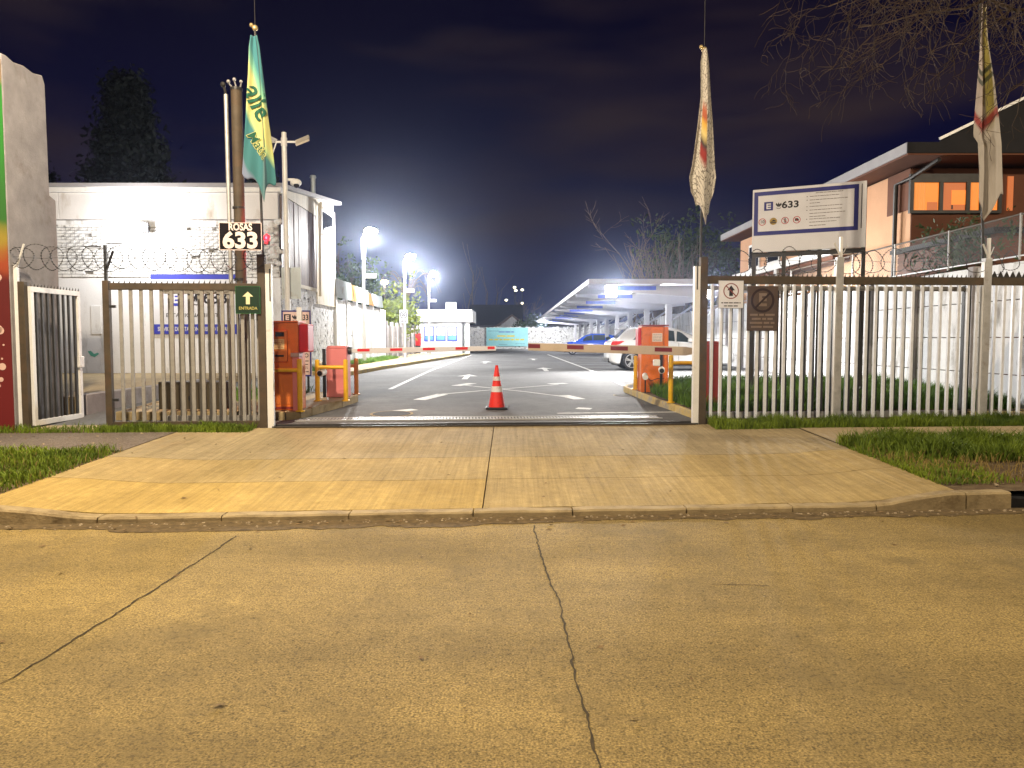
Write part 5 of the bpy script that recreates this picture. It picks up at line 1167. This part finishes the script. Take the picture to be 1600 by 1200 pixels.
# utility cabinet behind the fence
q0, q1 = at(247, 597, 12.2), at(352, 658, 12.2)
uc = thing('utility_cabinet', 'low olive metal cabinet with ribbed front behind the left fence', 'cabinet', ((q0.x + q1.x) / 2, 12.2, .33)); w_, h_ = q1.x - q0.x, q0.z - .33
MB().box(-w_ / 2, w_ / 2, 0, .5, 0, h_).build('case', M_grille, uc, bevel=.01); n = 8
for i in range(n): MB().box(-w_ / 2 + .03 + i * (w_ - .06) / n + .008, -w_ / 2 + .03 + (i + 1) * (w_ - .06) / n - .008, -.018, -.001, .04, h_ - .05).build('rib', M_grille, uc, bevel=.004)
MB().cyl((.0, -.022, h_ * .55), (.0, -.018, h_ * .55), .05, n=14).build('vent_hole', M_black, uc)
# traffic cone
p = ground_at(776, 640)
tcn = thing('traffic_cone', 'orange red traffic cone with pale bands standing mid driveway', 'traffic cone', (p.x, p.y + .15, p.z + .002)); 
MB().box(-.19, .19, -.19, .19, 0, .035).build('base', M_black, tcn, bevel=.012)
def cone_seg(z0, z1, m, nm, par, gr=0):
    f = lambda z_: .145 - .115 * (z_ - .035) / .70 + gr; MB().cyl((0, 0, z0), (0, 0, z1), f(z0), f(z1), 24).build(nm, m, par, smooth=True)
cone_seg(.035, .735, M_cone, 'body', tcn); cone_seg(.30, .40, M_reflect, 'band', tcn, .003); cone_seg(.50, .57, M_reflect, 'band', tcn, .003)
MB().cyl((0, 0, .735), (0, 0, .765), .024, .03, 14).build('tip', M_cone, tcn, smooth=True)

# ================================================================== CARS
def car(name, label, L, top, belt, W_, paint, wheels, loc, rz, glass_side, rw=.315, screens=()):
    o = thing(name, label, 'car', loc, rz); N = 84; hw = W_ / 2
    tx, tz = zip(*top); bx_, bz = zip(*belt); rows = []
    def sec(x):
        T = float(np.interp(x, tx, tz)); B = min(float(np.interp(x, bx_, bz)), T - .035); zb = .20
        endr = min(1, max(0, min(x, L - x) / .5)); wf = hw * (.80 + .20 * math.sqrt(max(0, 1 - (1 - endr) ** 2))); zb += .10 * (1 - min(1, min(x, L - x) / .25))
        for wx in wheels:
            d = abs(x - wx)
            if d < rw + .06: zb = max(zb, rw + math.sqrt(max(0, (rw + .06) ** 2 - d * d)))
        zb = min(zb, B - .05); wr = wf * (.97 - .34 * min(1, max(0, (T - B) / .5)) * .75)
        return T, B, zb, wf, wr
    xs_ = [L * i / N for i in range(N + 1)]; vs = []; M_ = 9
    for x in xs_:
        T, B, zb, wf, wr = sec(x); mid = (zb + B) / 2
        ring = [(0, zb), (wf * .90, zb), (wf * .985, zb + .05), (wf, mid), (wf * .985, B - .03), (wf * .965, B), (wr, T - .055 if T - B > .12 else T - .02), (wr * .80, T - .008), (0, T)]
        for y_, z_ in ring: vs.append((x, y_, z_))
        for y_, z_ in ring[1:-1]: vs.append((x, -y_, z_))
    R_ = M_ + M_ - 2; order = list(range(M_)) + list(range(R_ - 1, M_ - 1, -1)); fs = []
    for i in range(N):
        for k in range(R_):
            a_, b_ = order[k], order[(k + 1) % R_]; fs.append((i * R_ + a_, i * R_ + b_, (i + 1) * R_ + b_, (i + 1) * R_ + a_))
    fs += [tuple(order), tuple(N * R_ + q for q in order[::-1])]
    b = MB().add(vs, fs).build('body', paint, o, smooth=True)
    MB().box(.25, L - .25, -hw * .82, hw * .82, .16, .62).build('underbody', M_black, o)
    for s_ in (-1, 1):
        for (xa, xb, lo, hi, rk0, rk1) in glass_side:
            n = 14; vv = []
            for i in range(n + 1):
                x = xa + (xb - xa) * i / n; T, B, zb, wf, wr = sec(x); e0 = smooth(0, rk0, (x - xa)) if rk0 > 0 else 1; e1 = smooth(0, rk1, (xb - x)) if rk1 > 0 else 1
                hh_ = lo + (hi - lo) * min(e0, e1); zt__ = T - .055 if T - B > .12 else T - .02
                for q in (lo, max(lo + .01, hh_)): vv.append((x, s_ * (wf * .965 + (wr - wf * .965) * q + .006), B + (zt__ - B) * q))
            g_ = MB().add(vv, [(2 * i, 2 * i + 2, 2 * i + 3, 2 * i + 1) for i in range(n)]).build('side_window', M_carglass, o); m_ = g_.modifiers.new('t', 'SOLIDIFY'); m_.thickness = .006
    for (xa, xb, nm) in screens:
        n = 8; vv = []
        for i in range(n + 1):
            x = xa + (xb - xa) * i / n; T, B, zb, wf, wr = sec(x)
            for q in (-1, -.6, 0, .6, 1): vv.append((x, q * wr * .76, T + .004 - (.004 if abs(q) > .9 else 0)))
        MB().add(vv, [(5 * i + k, 5 * i + k + 1, 5 * i + 6 + k, 5 * i + 5 + k) for i in range(n) for k in range(4)]).build(nm, M_carglass, o, recalc=False)
    for wx in wheels:
        for s_ in (-1, 1):
            y0, y1 = s_ * (hw - .20), s_ * (hw + .004); 
            ty = MB(); n = 36; prof = [(rw - .11, y0), (rw - .02, y0), (rw, y0 + s_ * .03), (rw, y1 - s_ * .03), (rw - .02, y1), (rw - .075, y1 + s_ * .004), (rw - .11, y1 - s_ * .02)]
            vv = [(wx + r_ * math.cos(2 * math.pi * i / n), y_, rw + r_ * math.sin(2 * math.pi * i / n)) for i in range(n) for r_, y_ in prof]; k = len(prof)
            wh = ty.add(vv, [(i * k + j, ((i + 1) % n) * k + j, ((i + 1) % n) * k + j + 1, i * k + j + 1) for i in range(n) for j in range(k - 1)]).build('wheel', M_tyre, o, smooth=True)
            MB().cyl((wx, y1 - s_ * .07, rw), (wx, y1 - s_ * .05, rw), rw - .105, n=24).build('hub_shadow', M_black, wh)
            rm = MB(); ro = rw - .085
            vv = [(wx + r_ * math.cos(2 * math.pi * i / n), y_, rw + r_ * math.sin(2 * math.pi * i / n)) for i in range(n) for r_, y_ in ((ro + .003, y1 - s_ * .01), (ro - .022, y1 + s_ * .002), (ro - .03, y1 - s_ * .03))]
            rm.add(vv, [(i * 3 + j, ((i + 1) % n) * 3 + j, ((i + 1) % n) * 3 + j + 1, i * 3 + j + 1) for i in range(n) for j in range(2)])
            for q in range(5):
                t = 2 * math.pi * q / 5 + .32; d = Vector((math.cos(t), 0, math.sin(t))); pn = Vector((-math.sin(t), 0, math.cos(t))); c0 = Vector((wx, y1 - s_ * .012, rw)); yy_ = Vector((0, s_ * .02, 0))
                A_ = [c0 + d * .035 - pn * .022, c0 + d * .035 + pn * .022, c0 + d * (ro - .012) + pn * .052, c0 + d * (ro - .012) + pn * .018, c0 + d * (ro * .6), c0 + d * (ro - .012) - pn * .018, c0 + d * (ro - .012) - pn * .052]
                rm.add(A_ + [p_ - yy_ for p_ in A_], [(0, 1, 2, 3, 4, 5, 6), (13, 12, 11, 10, 9, 8, 7)] + [(i, i + 7, (i + 1) % 7 + 7, (i + 1) % 7) for i in range(7)])
            rm.cyl((wx, y1 - s_ * .03, rw), (wx, y1 - s_ * .004, rw), .045, n=14); rm.build('rim', M_alloy, wh, recalc=True)
    return o, sec
M_carglass = glass('car_glass', (.02, .03, .028), .05)
M_wpaint = mat('white_car_paint', (.76, .77, .78), .25, 0, .01, 2, spec=.5, coat=.6); M_bpaint = mat('blue_car_paint', (.012, .085, .62), .25, 0, .02, 2, spec=.5, coat=.7)
topW = [(0, .82), (.05, .95), (.14, 1.02), (.30, 1.10), (.62, 1.40), (.78, 1.455), (1.2, 1.475), (1.9, 1.47), (2.35, 1.41), (2.85, 1.20), (3.2, 1.02), (3.6, .94), (4.0, .86), (4.18, .74), (4.25, .55)]
beltW = [(0, .80), (.3, 1.0), (.8, 1.0), (2.9, .93), (4.25, .5)]
wc, secW = car('white_hatchback', 'white hatchback parked side on under the front of the carport', 4.25, topW, beltW, 1.80, M_wpaint, (.76, 3.38), (3.28, 26.3, GZ(5, 26)), 0,
       [(.78, 1.32, .10, .86, .28, .02), (1.36, 2.2, .08, .9, 0, 0), (2.25, 2.95, .06, .9, .02, .55)], .325, [(.28, .60, 'rear_window'), (2.38, 3.0, 'windscreen')])
for s_ in (-1, 1):
    MB().prism([(.03, .88), (.10, .98), (.42, 1.0), (.50, .985), (.36, .90), (.14, .83)], s_ * .78, s_ * .895, 'y').build('tail_light', M_red, wc, bevel=.01)
    MB().box(2.62, 2.86, s_ * .90, s_ * 1.05, .96, 1.08).build('mirror', M_white, wc, bevel=.03)
    MB().box(1.55, 1.72, s_ * .895, s_ * .912, .84, .87).build('door_handle', M_wpaint, wc, bevel=.006)
    for xx in (1.34, 2.32): MB().box(xx, xx + .008, s_ * .880, s_ * .9015, .34, .92).build('door_seam', M_dark, wc)
MB().box(1.2, 3.0, -.905, -.88, .24, .27).box(1.2, 3.0, .88, .905, .24, .27).build('sill_trim', M_black, wc)
MB().box(-.03, .1, -.7, .7, .26, .42).build('rear_bumper_insert', M_black, wc, bevel=.02)
MB().prism([(.35, 1.38), (.62, 1.43), (.62, 1.455), (.30, 1.42)], -.5, .5, 'y').build('spoiler', M_wpaint, wc, bevel=.01)
topB = [(0, .55), (.06, .72), (.5, .86), (1.05, .95), (1.7, 1.34), (2.1, 1.45), (3.0, 1.44), (3.6, 1.33), (4.0, 1.05), (4.15, .9), (4.2, .6)]
bc_, secB = car('blue_hatchback', 'bright blue hatchback parked farther back beyond the white car', 4.2, topB, [(0, .5), (1.0, .9), (3.6, .98), (4.2, .6)], 1.75, M_bpaint, (.8, 3.3), (at(878, 0, 52).x, 52, .55), R(-4),
       [(1.3, 2.15, .08, .88, .5, 0), (2.2, 3.0, .08, .88, 0, 0), (3.05, 3.55, .10, .85, 0, .35)], .30, [(1.12, 1.7, 'windscreen'), (3.65, 4.0, 'rear_window')])
for s_ in (-1, 1): MB().prism([(.06, .62), (.5, .70), (.42, .80), (.10, .72)], s_ * .70, s_ * .84, 'y').build('headlight', M_white, bc_, bevel=.01); MB().box(1.35, 1.52, s_ * .87, s_ * 1.0, .92, 1.03).build('mirror', M_bpaint, bc_, bevel=.02)

# ================================================================== TREES
def grow(segs, p, d, L, r, lev, q, bend=.25, nseg=4, kids=3, drop=.0, spread=.7, rk=.55, lk=.66, up=0.0):
    p0 = p.copy(); rr = r
    for i in range(nseg):
        d = (d + Vector((q.gauss(0, bend), q.gauss(0, bend), q.gauss(0, bend) - drop + up))).normalized(); p1 = p0 + d * (L / nseg); r1 = rr * (1 - .5 / nseg)
        segs.append((p0.copy(), p1.copy(), rr, r1)); p0, rr = p1, r1
        if lev > 0 and i > 0:
            for _ in range(kids if i == nseg - 1 else max(1, kids - 2)):
                nd = (d + Vector((q.gauss(0, spread), q.gauss(0, spread), q.gauss(0, spread * .7)))).normalized()
                grow(segs, p0, nd, L * lk * q.uniform(.7, 1.2), rr * rk, lev - 1, q, bend, nseg, kids, drop, spread, rk, lk, up)
def segmesh(segs, minr=.0):
    b = MB()
    for a_, c_2, r0, r1 in segs: b.cyl(a_, c_2, max(r0, minr), max(r1, minr), 3 if r0 < .02 else (5 if r0 < .06 else 8), caps=False)
    return b
def leaves(name, m, parent, centres, size, per, q, spread, off=(0, 0, 0)):
    n = len(centres) * per; c = np.repeat(np.array(centres), per, 0) + q.normal(0, 1, (n, 3)) * np.array(spread)
    a_ = q.normal(0, 1, (n, 3)); a_ /= np.linalg.norm(a_, axis=1)[:, None]; b_ = np.cross(a_, q.normal(0, 1, (n, 3))); b_ /= np.linalg.norm(b_, axis=1)[:, None]
    s_ = size * q.uniform(.5, 1.4, (n, 1)); v = np.stack([c - a_ * s_, c + b_ * s_ * .45, c + a_ * s_, c - b_ * s_ * .45], 1).reshape(-1, 3)
    me = bpy.data.meshes.new(name); me.from_pydata(v.tolist(), [], np.arange(4 * n).reshape(-1, 4).tolist()); me.materials.append(m)
    o = bpy.data.objects.new(name, me); COL.objects.link(o); o.parent = parent; return o
# street tree whose bare twigs hang into the picture at top right
st_ = thing('street_tree', 'bare tree with thin twigs hanging over the top right of the view', 'tree', (7.9, 8.9, .2)); q = random.Random(21); segs = []
MB().cyl((0, 0, -.2), (-.1, .05, 4.6), .22, .15, 12).build('trunk', M_bark, st_, smooth=True)
for i in range(10):
    tx_, ty_, tz_ = q.uniform(-4.6, -.5), q.uniform(-1.0, 2.8), q.uniform(5.3, 6.4); p = Vector((-.1, .05, 4.6)); P_ = [p]
    mid = Vector((tx_ * .5, ty_ * .5, tz_ + q.uniform(.4, 1.0))); E_ = Vector((tx_, ty_, tz_)); prev = p; r_ = .055
    for k in range(1, 13):
        t = k / 12; c_2 = p * (1 - t) ** 2 + mid * 2 * t * (1 - t) + E_ * t * t; c_2 += Vector((q.gauss(0, .05), q.gauss(0, .05), q.gauss(0, .05))); segs.append((prev.copy(), c_2.copy(), r_, r_ * .87)); prev = c_2; r_ *= .87
        if k > 3:
            for _ in range(1 + (k % 3 == 0)): grow(segs, c_2, Vector((q.gauss(-.25, .6), q.gauss(0, .6), q.gauss(-.15, .5))).normalized(), q.uniform(.5, 1.1), r_ * .5, 2, q, .32, 4, 2, .10, .8, .62, .6)
print('street tree segs', len(segs))
segmesh(segs, .0028).build('twigs', M_twigdark, st_, recalc=False)
# twiggy tree and evergreen behind the carport
def shoots(name, label, x, y, zb, n, h, spread, r, seed, m, curve=0.0):
    o = thing(name, label, 'tree', (x, y, zb)); q = random.Random(seed); segs = []
    for i in range(n):
        a_ = q.uniform(0, 6.28); s_ = q.random() ** .6; d = Vector((math.cos(a_) * spread * s_, math.sin(a_) * spread * s_, 1)).normalized(); p = Vector((math.cos(a_) * s_ * spread * .8, math.sin(a_) * s_ * spread * .8, 0))
        grow(segs, p, d, h * q.uniform(.65, 1.1), r, 1, q, .07, 5, 2, 0, .35, .5, .5, .03)
    segmesh(segs, .012).build('branches', m, o, recalc=False); return o
shoots('bare_shrub', 'pale thicket of bare upright shoots behind the carport roof', 9.2, 46, .4, 90, 4.9, .42, .035, 4, M_twig)
ev = thing('evergreen_tree', 'dull green evergreen crown behind the bare shoots and right flag', 'tree', (12.0, 50, .4)); q = random.Random(9); MB().cyl((0, 0, 0), (0, 0, 5), .2, .1, 8).build('trunk', M_bark, ev)
cs = [(q.gauss(0, 1.7), q.gauss(0, 1.5), 5.6 + q.gauss(0, 1.5)) for _ in range(420)]; leaves('crown', M_greenleaf, ev, cs, .16, 16, npr, (.28, .28, .24))
bt_ = thing('bare_tree', 'thin bare tree rising out of the thicket behind the carport', 'tree', (7.4, 47, .4)); segs = []; q = random.Random(31); grow(segs, Vector((0, 0, 0)), Vector((0, 0, 1)), 5.2, .08, 3, q, .10, 4, 3, 0, .5, .55, .5, .05); segmesh(segs, .01).build('branches', M_twig, bt_, recalc=False)
# conifer, dark, behind white building
def conifer(x, y, h, w, label, seed, n=2600):
    o = thing('conifer', label, 'tree', (x, y, 0)); MB().cyl((0, 0, 0), (0, 0, h * .97), .35, .04, 8).build('trunk', M_bark, o); q = np.random.default_rng(seed); cs = []
    for i in range(n):
        t = q.random() ** .75; lev = math.floor(t * 16) / 16; rr = w * (1 - t) * (.35 + .65 * q.random() ** .5) * (.7 + .3 * math.sin(lev * 40 + seed)); a_ = q.random() * 6.28; cs.append((rr * math.cos(a_), rr * math.sin(a_), h * (.12 + .88 * t) - rr * .25))
    leaves('crown', M_needle, o, cs, .20, 14, q, (.5, .5, .4))
conifer(-24, 48, 17.4, 7.4, 'tall dark conifer standing behind the white building', 3)
conifer(-17.0, 52, 12.0, 5.4, 'lower dark conifer right of the tall one behind the white building', 5, 1500)
conifer(-31, 50, 12.0, 5.0, 'dark bushy conifer close to the mural wall', 8, 1500)
# left row trees
lt = thing('lime_shrub', 'yellow green leafy shrub lit up behind the speed limit sign', 'shrub', (-6.9, 44.5, .5)); q = random.Random(5); MB().cyl((0, 0, 0), (0, 0, 2), .1, .06, 7).build('trunk', M_bark, lt)
cs = [(q.gauss(.1, .55), q.gauss(0, .5), 2.6 + q.gauss(0, .65)) for _ in range(220)]; leaves('crown', M_limeleaf, lt, cs, .12, 14, npr, (.16, .16, .15))
dt = thing('dark_tree', 'dark leafy tree beyond the panel wall with a lit edge', 'tree', (-11.4, 52, .3)); segs = []; q = random.Random(15); grow(segs, Vector((0, 0, 0)), Vector((0, 0, 1)), 4.2, .16, 2, q, .1, 4, 3, 0, .5, .6, .6, .05); segmesh(segs, .015).build('trunk', M_bark, dt, recalc=False)
cs = [(q.gauss(0, 1.2), q.gauss(0, 1.2), 4.3 + q.gauss(0, 1.1)) for _ in range(300)]; leaves('crown', M_greenleaf, dt, cs, .15, 14, npr, (.22, .22, .2))
wt = thing('weeping_tree', 'bare weeping tree with arched pale branches between the lamp posts', 'tree', (-8.6, 56, .4)); b = MB(); q = random.Random(2)
MB().tube([(0, 0, 0), (.5, 0, 2.2), (.9, 0, 4.2)], .10, 8, .06).build('trunk', M_twig, wt)
for i in range(22):
    a_ = q.uniform(-.4, 3.5); rx = q.uniform(1.0, 2.8); hx = q.uniform(1.0, 2.6); dx, dy = math.cos(a_) * rx, math.sin(a_) * .8 * rx; p = Vector((.9, 0, 4.2)); pts = []
    for k in range(13): t = k / 12; pts.append(p + Vector((dx * t, dy * t, hx * math.sin(t * 2.5) - t * t * .9)))
    b.tube(pts, .035, 5, .010)
b.build('branches', M_twig, wt, recalc=False)
for i, (px, D, h, lb) in enumerate(((742, 110, 11, 'tallest pale bare trunk behind the pay office'), (757, 112, 8.5, 'bare trunk second from the tallest behind the pay office'), (768, 108, 8, 'slim bare trunk above the dark far roof'), (722, 115, 10, 'faint bare trunk right of the third lamp'), (828, 104, 7.2, 'brown bare bushy tree behind the white shed'))):
    o = thing('bare_tree', lb, 'tree', (at(px, 0, D).x, D, 0), 0, 'bare trees beyond the lot'); segs = []; q = random.Random(40 + i); 
    if i < 4: grow(segs, Vector((0, 0, 0)), Vector((.0, 0, 1)), h, .12, 1, q, .05, 6, 2, 0, .35, .4, .4, .06)
    else: grow(segs, Vector((0, 0, 0)), Vector((0, 0, 1)), h * .55, .12, 3, q, .12, 4, 3, 0, .5, .55, .55, .08)
    segmesh(segs, .02).build('branches', M_twig, o, recalc=False)
gs = thing('round_bush', 'round green bush behind the far wall next to the shed', 'shrub', (at(833, 0, 85).x, 85, .5)); q = random.Random(6); cs = [(q.gauss(0, .8), q.gauss(0, .6), 2.4 + q.gauss(0, .5)) for _ in range(160)]; leaves('crown', M_greenleaf, gs, cs, .15, 12, npr, (.2, .2, .2)); MB().cyl((0, 0, 0), (0, 0, 2), .1, n=6).build('trunk', M_bark, gs)
p = at(1410, 400, 14.2); hs = thing('hedge_shrub', 'leafy shrub against the mesh fence below the lit window', 'shrub', (9.0, 15.0, .4)); q = random.Random(61); cs = [(.35 + q.gauss(0, .22), q.gauss(.6, .75), 3.0 + q.gauss(0, .26)) for _ in range(170)]; leaves('crown', M_greenleaf, hs, cs, .055, 14, npr, (.09, .12, .1)); MB().cyl((.2, .6, 0), (.35, .6, 2.8), .06, .04, 7).build('trunk', M_bark, hs)

# ================================================================== GRASS AND LITTER
def grass(name, label, n, region, hmin, hmax, m, zf, width=.006, patch=None, seed=1):
    q = np.random.default_rng(seed); V = []; cnt = 0
    (x0, x1), (t0, t1) = region
    X = q.uniform(x0, x1, n * 2); T = q.uniform(t0, t1, n * 2); keep = []
    for x, t in zip(X, T):
        if patch is None or q.random() < patch(x, t): keep.append((x, t))
        if len(keep) >= n: break
    k = len(keep); P_ = np.array([(x, t + SL * x, zf(x, t + SL * x)) for x, t in keep])
    a_ = q.uniform(0, 6.28, k); h = q.uniform(hmin, hmax, k) * (.55 + .45 * np.sin(P_[:, 0] * 3.1 + np.sin(P_[:, 1] * 4) * 2) ** 2); side = np.stack([np.cos(a_), np.sin(a_), np.zeros(k)], 1) * width
    lean = q.normal(0, .38, (k, 2)) * h[:, None]; mid = P_ + np.stack([lean[:, 0] * .35, lean[:, 1] * .35, h * .6], 1); tip = P_ + np.stack([lean[:, 0], lean[:, 1], h * .95], 1)
    v = np.stack([P_ - side, P_ + side, mid + side * .7, mid - side * .7, tip], 1).reshape(-1, 3); idx = np.arange(k)[:, None] * 5
    me = bpy.data.meshes.new(name); f = [tuple(r_) for r_ in (idx + np.array([[0, 1, 2, 3]])).tolist()] + [tuple(r_) for r_ in (idx + np.array([[3, 2, 4]])).tolist()]
    me.from_pydata(v.tolist(), [], f); me.materials.append(m); o = bpy.data.objects.new(name, me); COL.objects.link(o); tag(o, label, 'grass', None, 'stuff'); return o
def nz2(x, t, s=1.0, k=0): return .5 + .5 * math.sin(x * 2.3 * s + 1.7 * math.sin(t * 1.9 * s + k)) * math.cos(t * 2.9 * s + 1.3 * math.sin(x * 1.3 * s + k))
grass('verge_grass', 'mown green grass on the left verge beside the driveway', 26000, ((-9.5, -4.72), (7.0, 9.5)), .05, .15, M_grass, GZ, .006, lambda x, t: min(1, (-x - 4.68) * 6) * (.35 + .65 * nz2(x, t, 1, 1)), 1)
grass('fence_grass', 'grass strip at the foot of the left fence', 9000, ((-9, -3.75), (10.92, 11.32)), .04, .15, M_grass, GZ, .006, lambda x, t: (1 if x > -5.9 or x < -7.2 else .25) * (.4 + .6 * nz2(x, t, 1.6, 2)), 2)
grass('fence_grass', 'longer grass strip at the foot of the long right fence', 20000, ((3.0, 11.0), (10.82, 11.36)), .06, .22, M_grass, GZ, .006, lambda x, t: .45 + .55 * nz2(x, t, 1.3, 4), 3)
grass('verge_grass', 'tall tufted grass on the right verge between path and bare soil', 26000, ((4.25, 10.5), (8.2, 9.56)), .08, .30, M_grass, GZ, .007, lambda x, t: min(1, max(0, (x - 4.0) * .9 + (t - 8.9) * 1.2)) * (.3 + .7 * nz2(x, t, 1.1, 6)) if t > 8.2 + .3 * math.sin(x * 2) else .05, 4)
grass('verge_grass', 'sparse short grass along the right driveway edge', 6000, ((4.22, 5.3), (7.1, 9.4)), .03, .10, M_grass, GZ, .006, lambda x, t: max(0, 1 - (x - 4.2) * 1.0) * (.3 + .7 * nz2(x, t, 1.8, 6)), 5)
grass('island_grass', 'lush green grass on the right island behind the fence', 42000, ((2.75, 8.5), (12.0, 16.9)), .12, .34, M_grass2, lambda x, y: GZ(x, y) + .10, .008, lambda x, t: (.35 + .65 * nz2(x, t, 1.0, 8)) * (1 if x > 2.62 + .28 * max(0, (14 - t) / 2.2) + .16 else 0), 6)
grass('verge_grass', 'short grass along the foot of the panel wall in the lot', 7000, ((-6.3, -5.6), (23, 38)), .06, .22, M_grass2, lambda x, y: GZ(x, y) + .11, .01, None, 7)
grass('island_grass', 'small grass patch at the rear of the left island', 2500, ((-5.6, -4.0), (13.6, 15.6)), .06, .2, M_grass2, lambda x, y: GZ(x, y) + .10, .008, lambda x, t: nz2(x, t, 2, 3), 8)
M_dry = mat('grass_dry', (.24, .17, .05), .8, 0, .4, 2)
grass('dry_grass', 'dry straw coloured blades among the left verge grass', 3200, ((-9.5, -4.72), (7.0, 9.5)), .04, .13, M_dry, GZ, .005, lambda x, t: min(1, (-x - 4.68) * 6), 11)
grass('dry_grass', 'dry straw coloured blades on the right verge and bare soil', 5200, ((4.25, 10.5), (7.1, 9.56)), .03, .16, M_dry, GZ, .005, lambda x, t: .3 + .7 * nz2(x, t, 1.4, 3), 12)
# loose stones and leaves along the kerb and on the soil
b = MB(); q = random.Random(77)
for i in range(300):
    x = q.uniform(-6, 6); t = q.uniform(2.6, 6.4); s_ = q.uniform(.002, .006); b.sphere((x, t + SL * x, s_ * .3), s_, 5, 4, (1, 1, .6))
for i in range(420):
    x = q.uniform(-6.5, 6.5); t = T0 - abs(q.gauss(0, .10)) - .02; s_ = q.uniform(.004, .016); b.sphere((x, t + SL * x, s_ * .3), s_, 5, 4, (1, 1, .6))
for i in range(260):
    x = q.choice((q.uniform(4.4, 9), q.uniform(-9, -4.9))); t = q.uniform(7.0, 10.9); y_ = t + SL * x; s_ = q.uniform(.006, .022); b.sphere((x, y_, GZ(x, y_) + s_ * .2), s_, 5, 4, (1, 1, .6))
tag(b.build('gravel', mat('pebble', (.32, .25, .16), .9, 0, .35, 30), None, recalc=False), 'scattered pebbles along the kerb foot and on bare soil', 'pebbles', None, 'stuff')
b = MB()
for i in range(170):
    x = q.gauss(0, 4.5); t = q.choice((T0 - .05 - abs(q.gauss(0, .18)), q.uniform(3, 11))); y_ = t + SL * x; a_ = q.uniform(0, 6.28); s_ = q.uniform(.012, .035); z_ = GZ(x, y_) + .007
    d = Vector((math.cos(a_), math.sin(a_), 0)) * s_; n_ = Vector((-math.sin(a_), math.cos(a_), 0)) * s_ * .45; c_2 = Vector((x, y_, z_)); b.add([c_2 - d, c_2 + n_ + Vector((0, 0, .008)), c_2 + d + Vector((0, 0, .004)), c_2 - n_], [(0, 1, 2), (0, 2, 3)])
tag(b.build('fallen_leaves', mat('dead_leaf', (.17, .11, .05), .9, 0, .4, 40), None, recalc=False), 'fallen dry leaves scattered over street and driveway', 'leaves', None, 'stuff')

# ================================================================== STREET LAMPS (behind the viewer)
def street_lamp(x, y, z, ax, label, power):
    o = thing('street_lamp', label, 'street lamp', (x, y, 0)); MB().cyl((0, 0, 0), (0, 0, z), .1, .06, 12).build('pole', M_steel, o, smooth=True); MB().tube([(0, 0, z - .1), (ax * .4, .0, z + .25), (ax, 0, z + .3)], .04, 8).build('arm', M_steel, o)
    h = MB().box(min(ax, ax * 1.3), max(ax, ax * 1.3), -.14, .14, z + .24, z + .38).build('lamp_head', M_dark, o, bevel=.03); MB().sphere((ax * 1.15, 0, z + .2), .14, 12, 8, (1, .8, .4)).build('lens', M_sodium, h, smooth=True)
    point('lamp_light', (ax * 1.15, 0, z + .05), power, SODIUM, .16, o)
street_lamp(-7.4, 6.0, 8.0, 2.4, 'sodium street lamp on the near left of the street', P_STREET)
street_lamp(17.5, 6.9, 8.0, -2.4, 'sodium street lamp farther along the street to the right', P_STREET * .6)
street_lamp(-1.5, -7.5, 8.0, 2.0, 'added sodium fill lamp across the street behind the viewer', P_STREET * .95)  # added lamp, fills light onto signs and fence fronts
# thin haze added to make the lamps glow
hz = MB().box(-145, 145, -30, 195, -1.1, 21).build('haze', None); tag(hz, None, None, None, 'stuff')
hm = bpy.data.materials.new('glow_haze'); hm.use_nodes = True; hn = hm.node_tree.nodes; hn.remove(hn['Principled BSDF']); pv = hn.new('ShaderNodeVolumePrincipled'); pv.inputs['Color'].default_value = (.60, .71, 1, 1); pv.inputs['Density'].default_value = .0007; pv.inputs['Anisotropy'].default_value = .93
hm.node_tree.links.new(pv.outputs[0], hn['Material Output'].inputs['Volume']); hz.data.materials.clear(); hz.data.materials.append(hm)
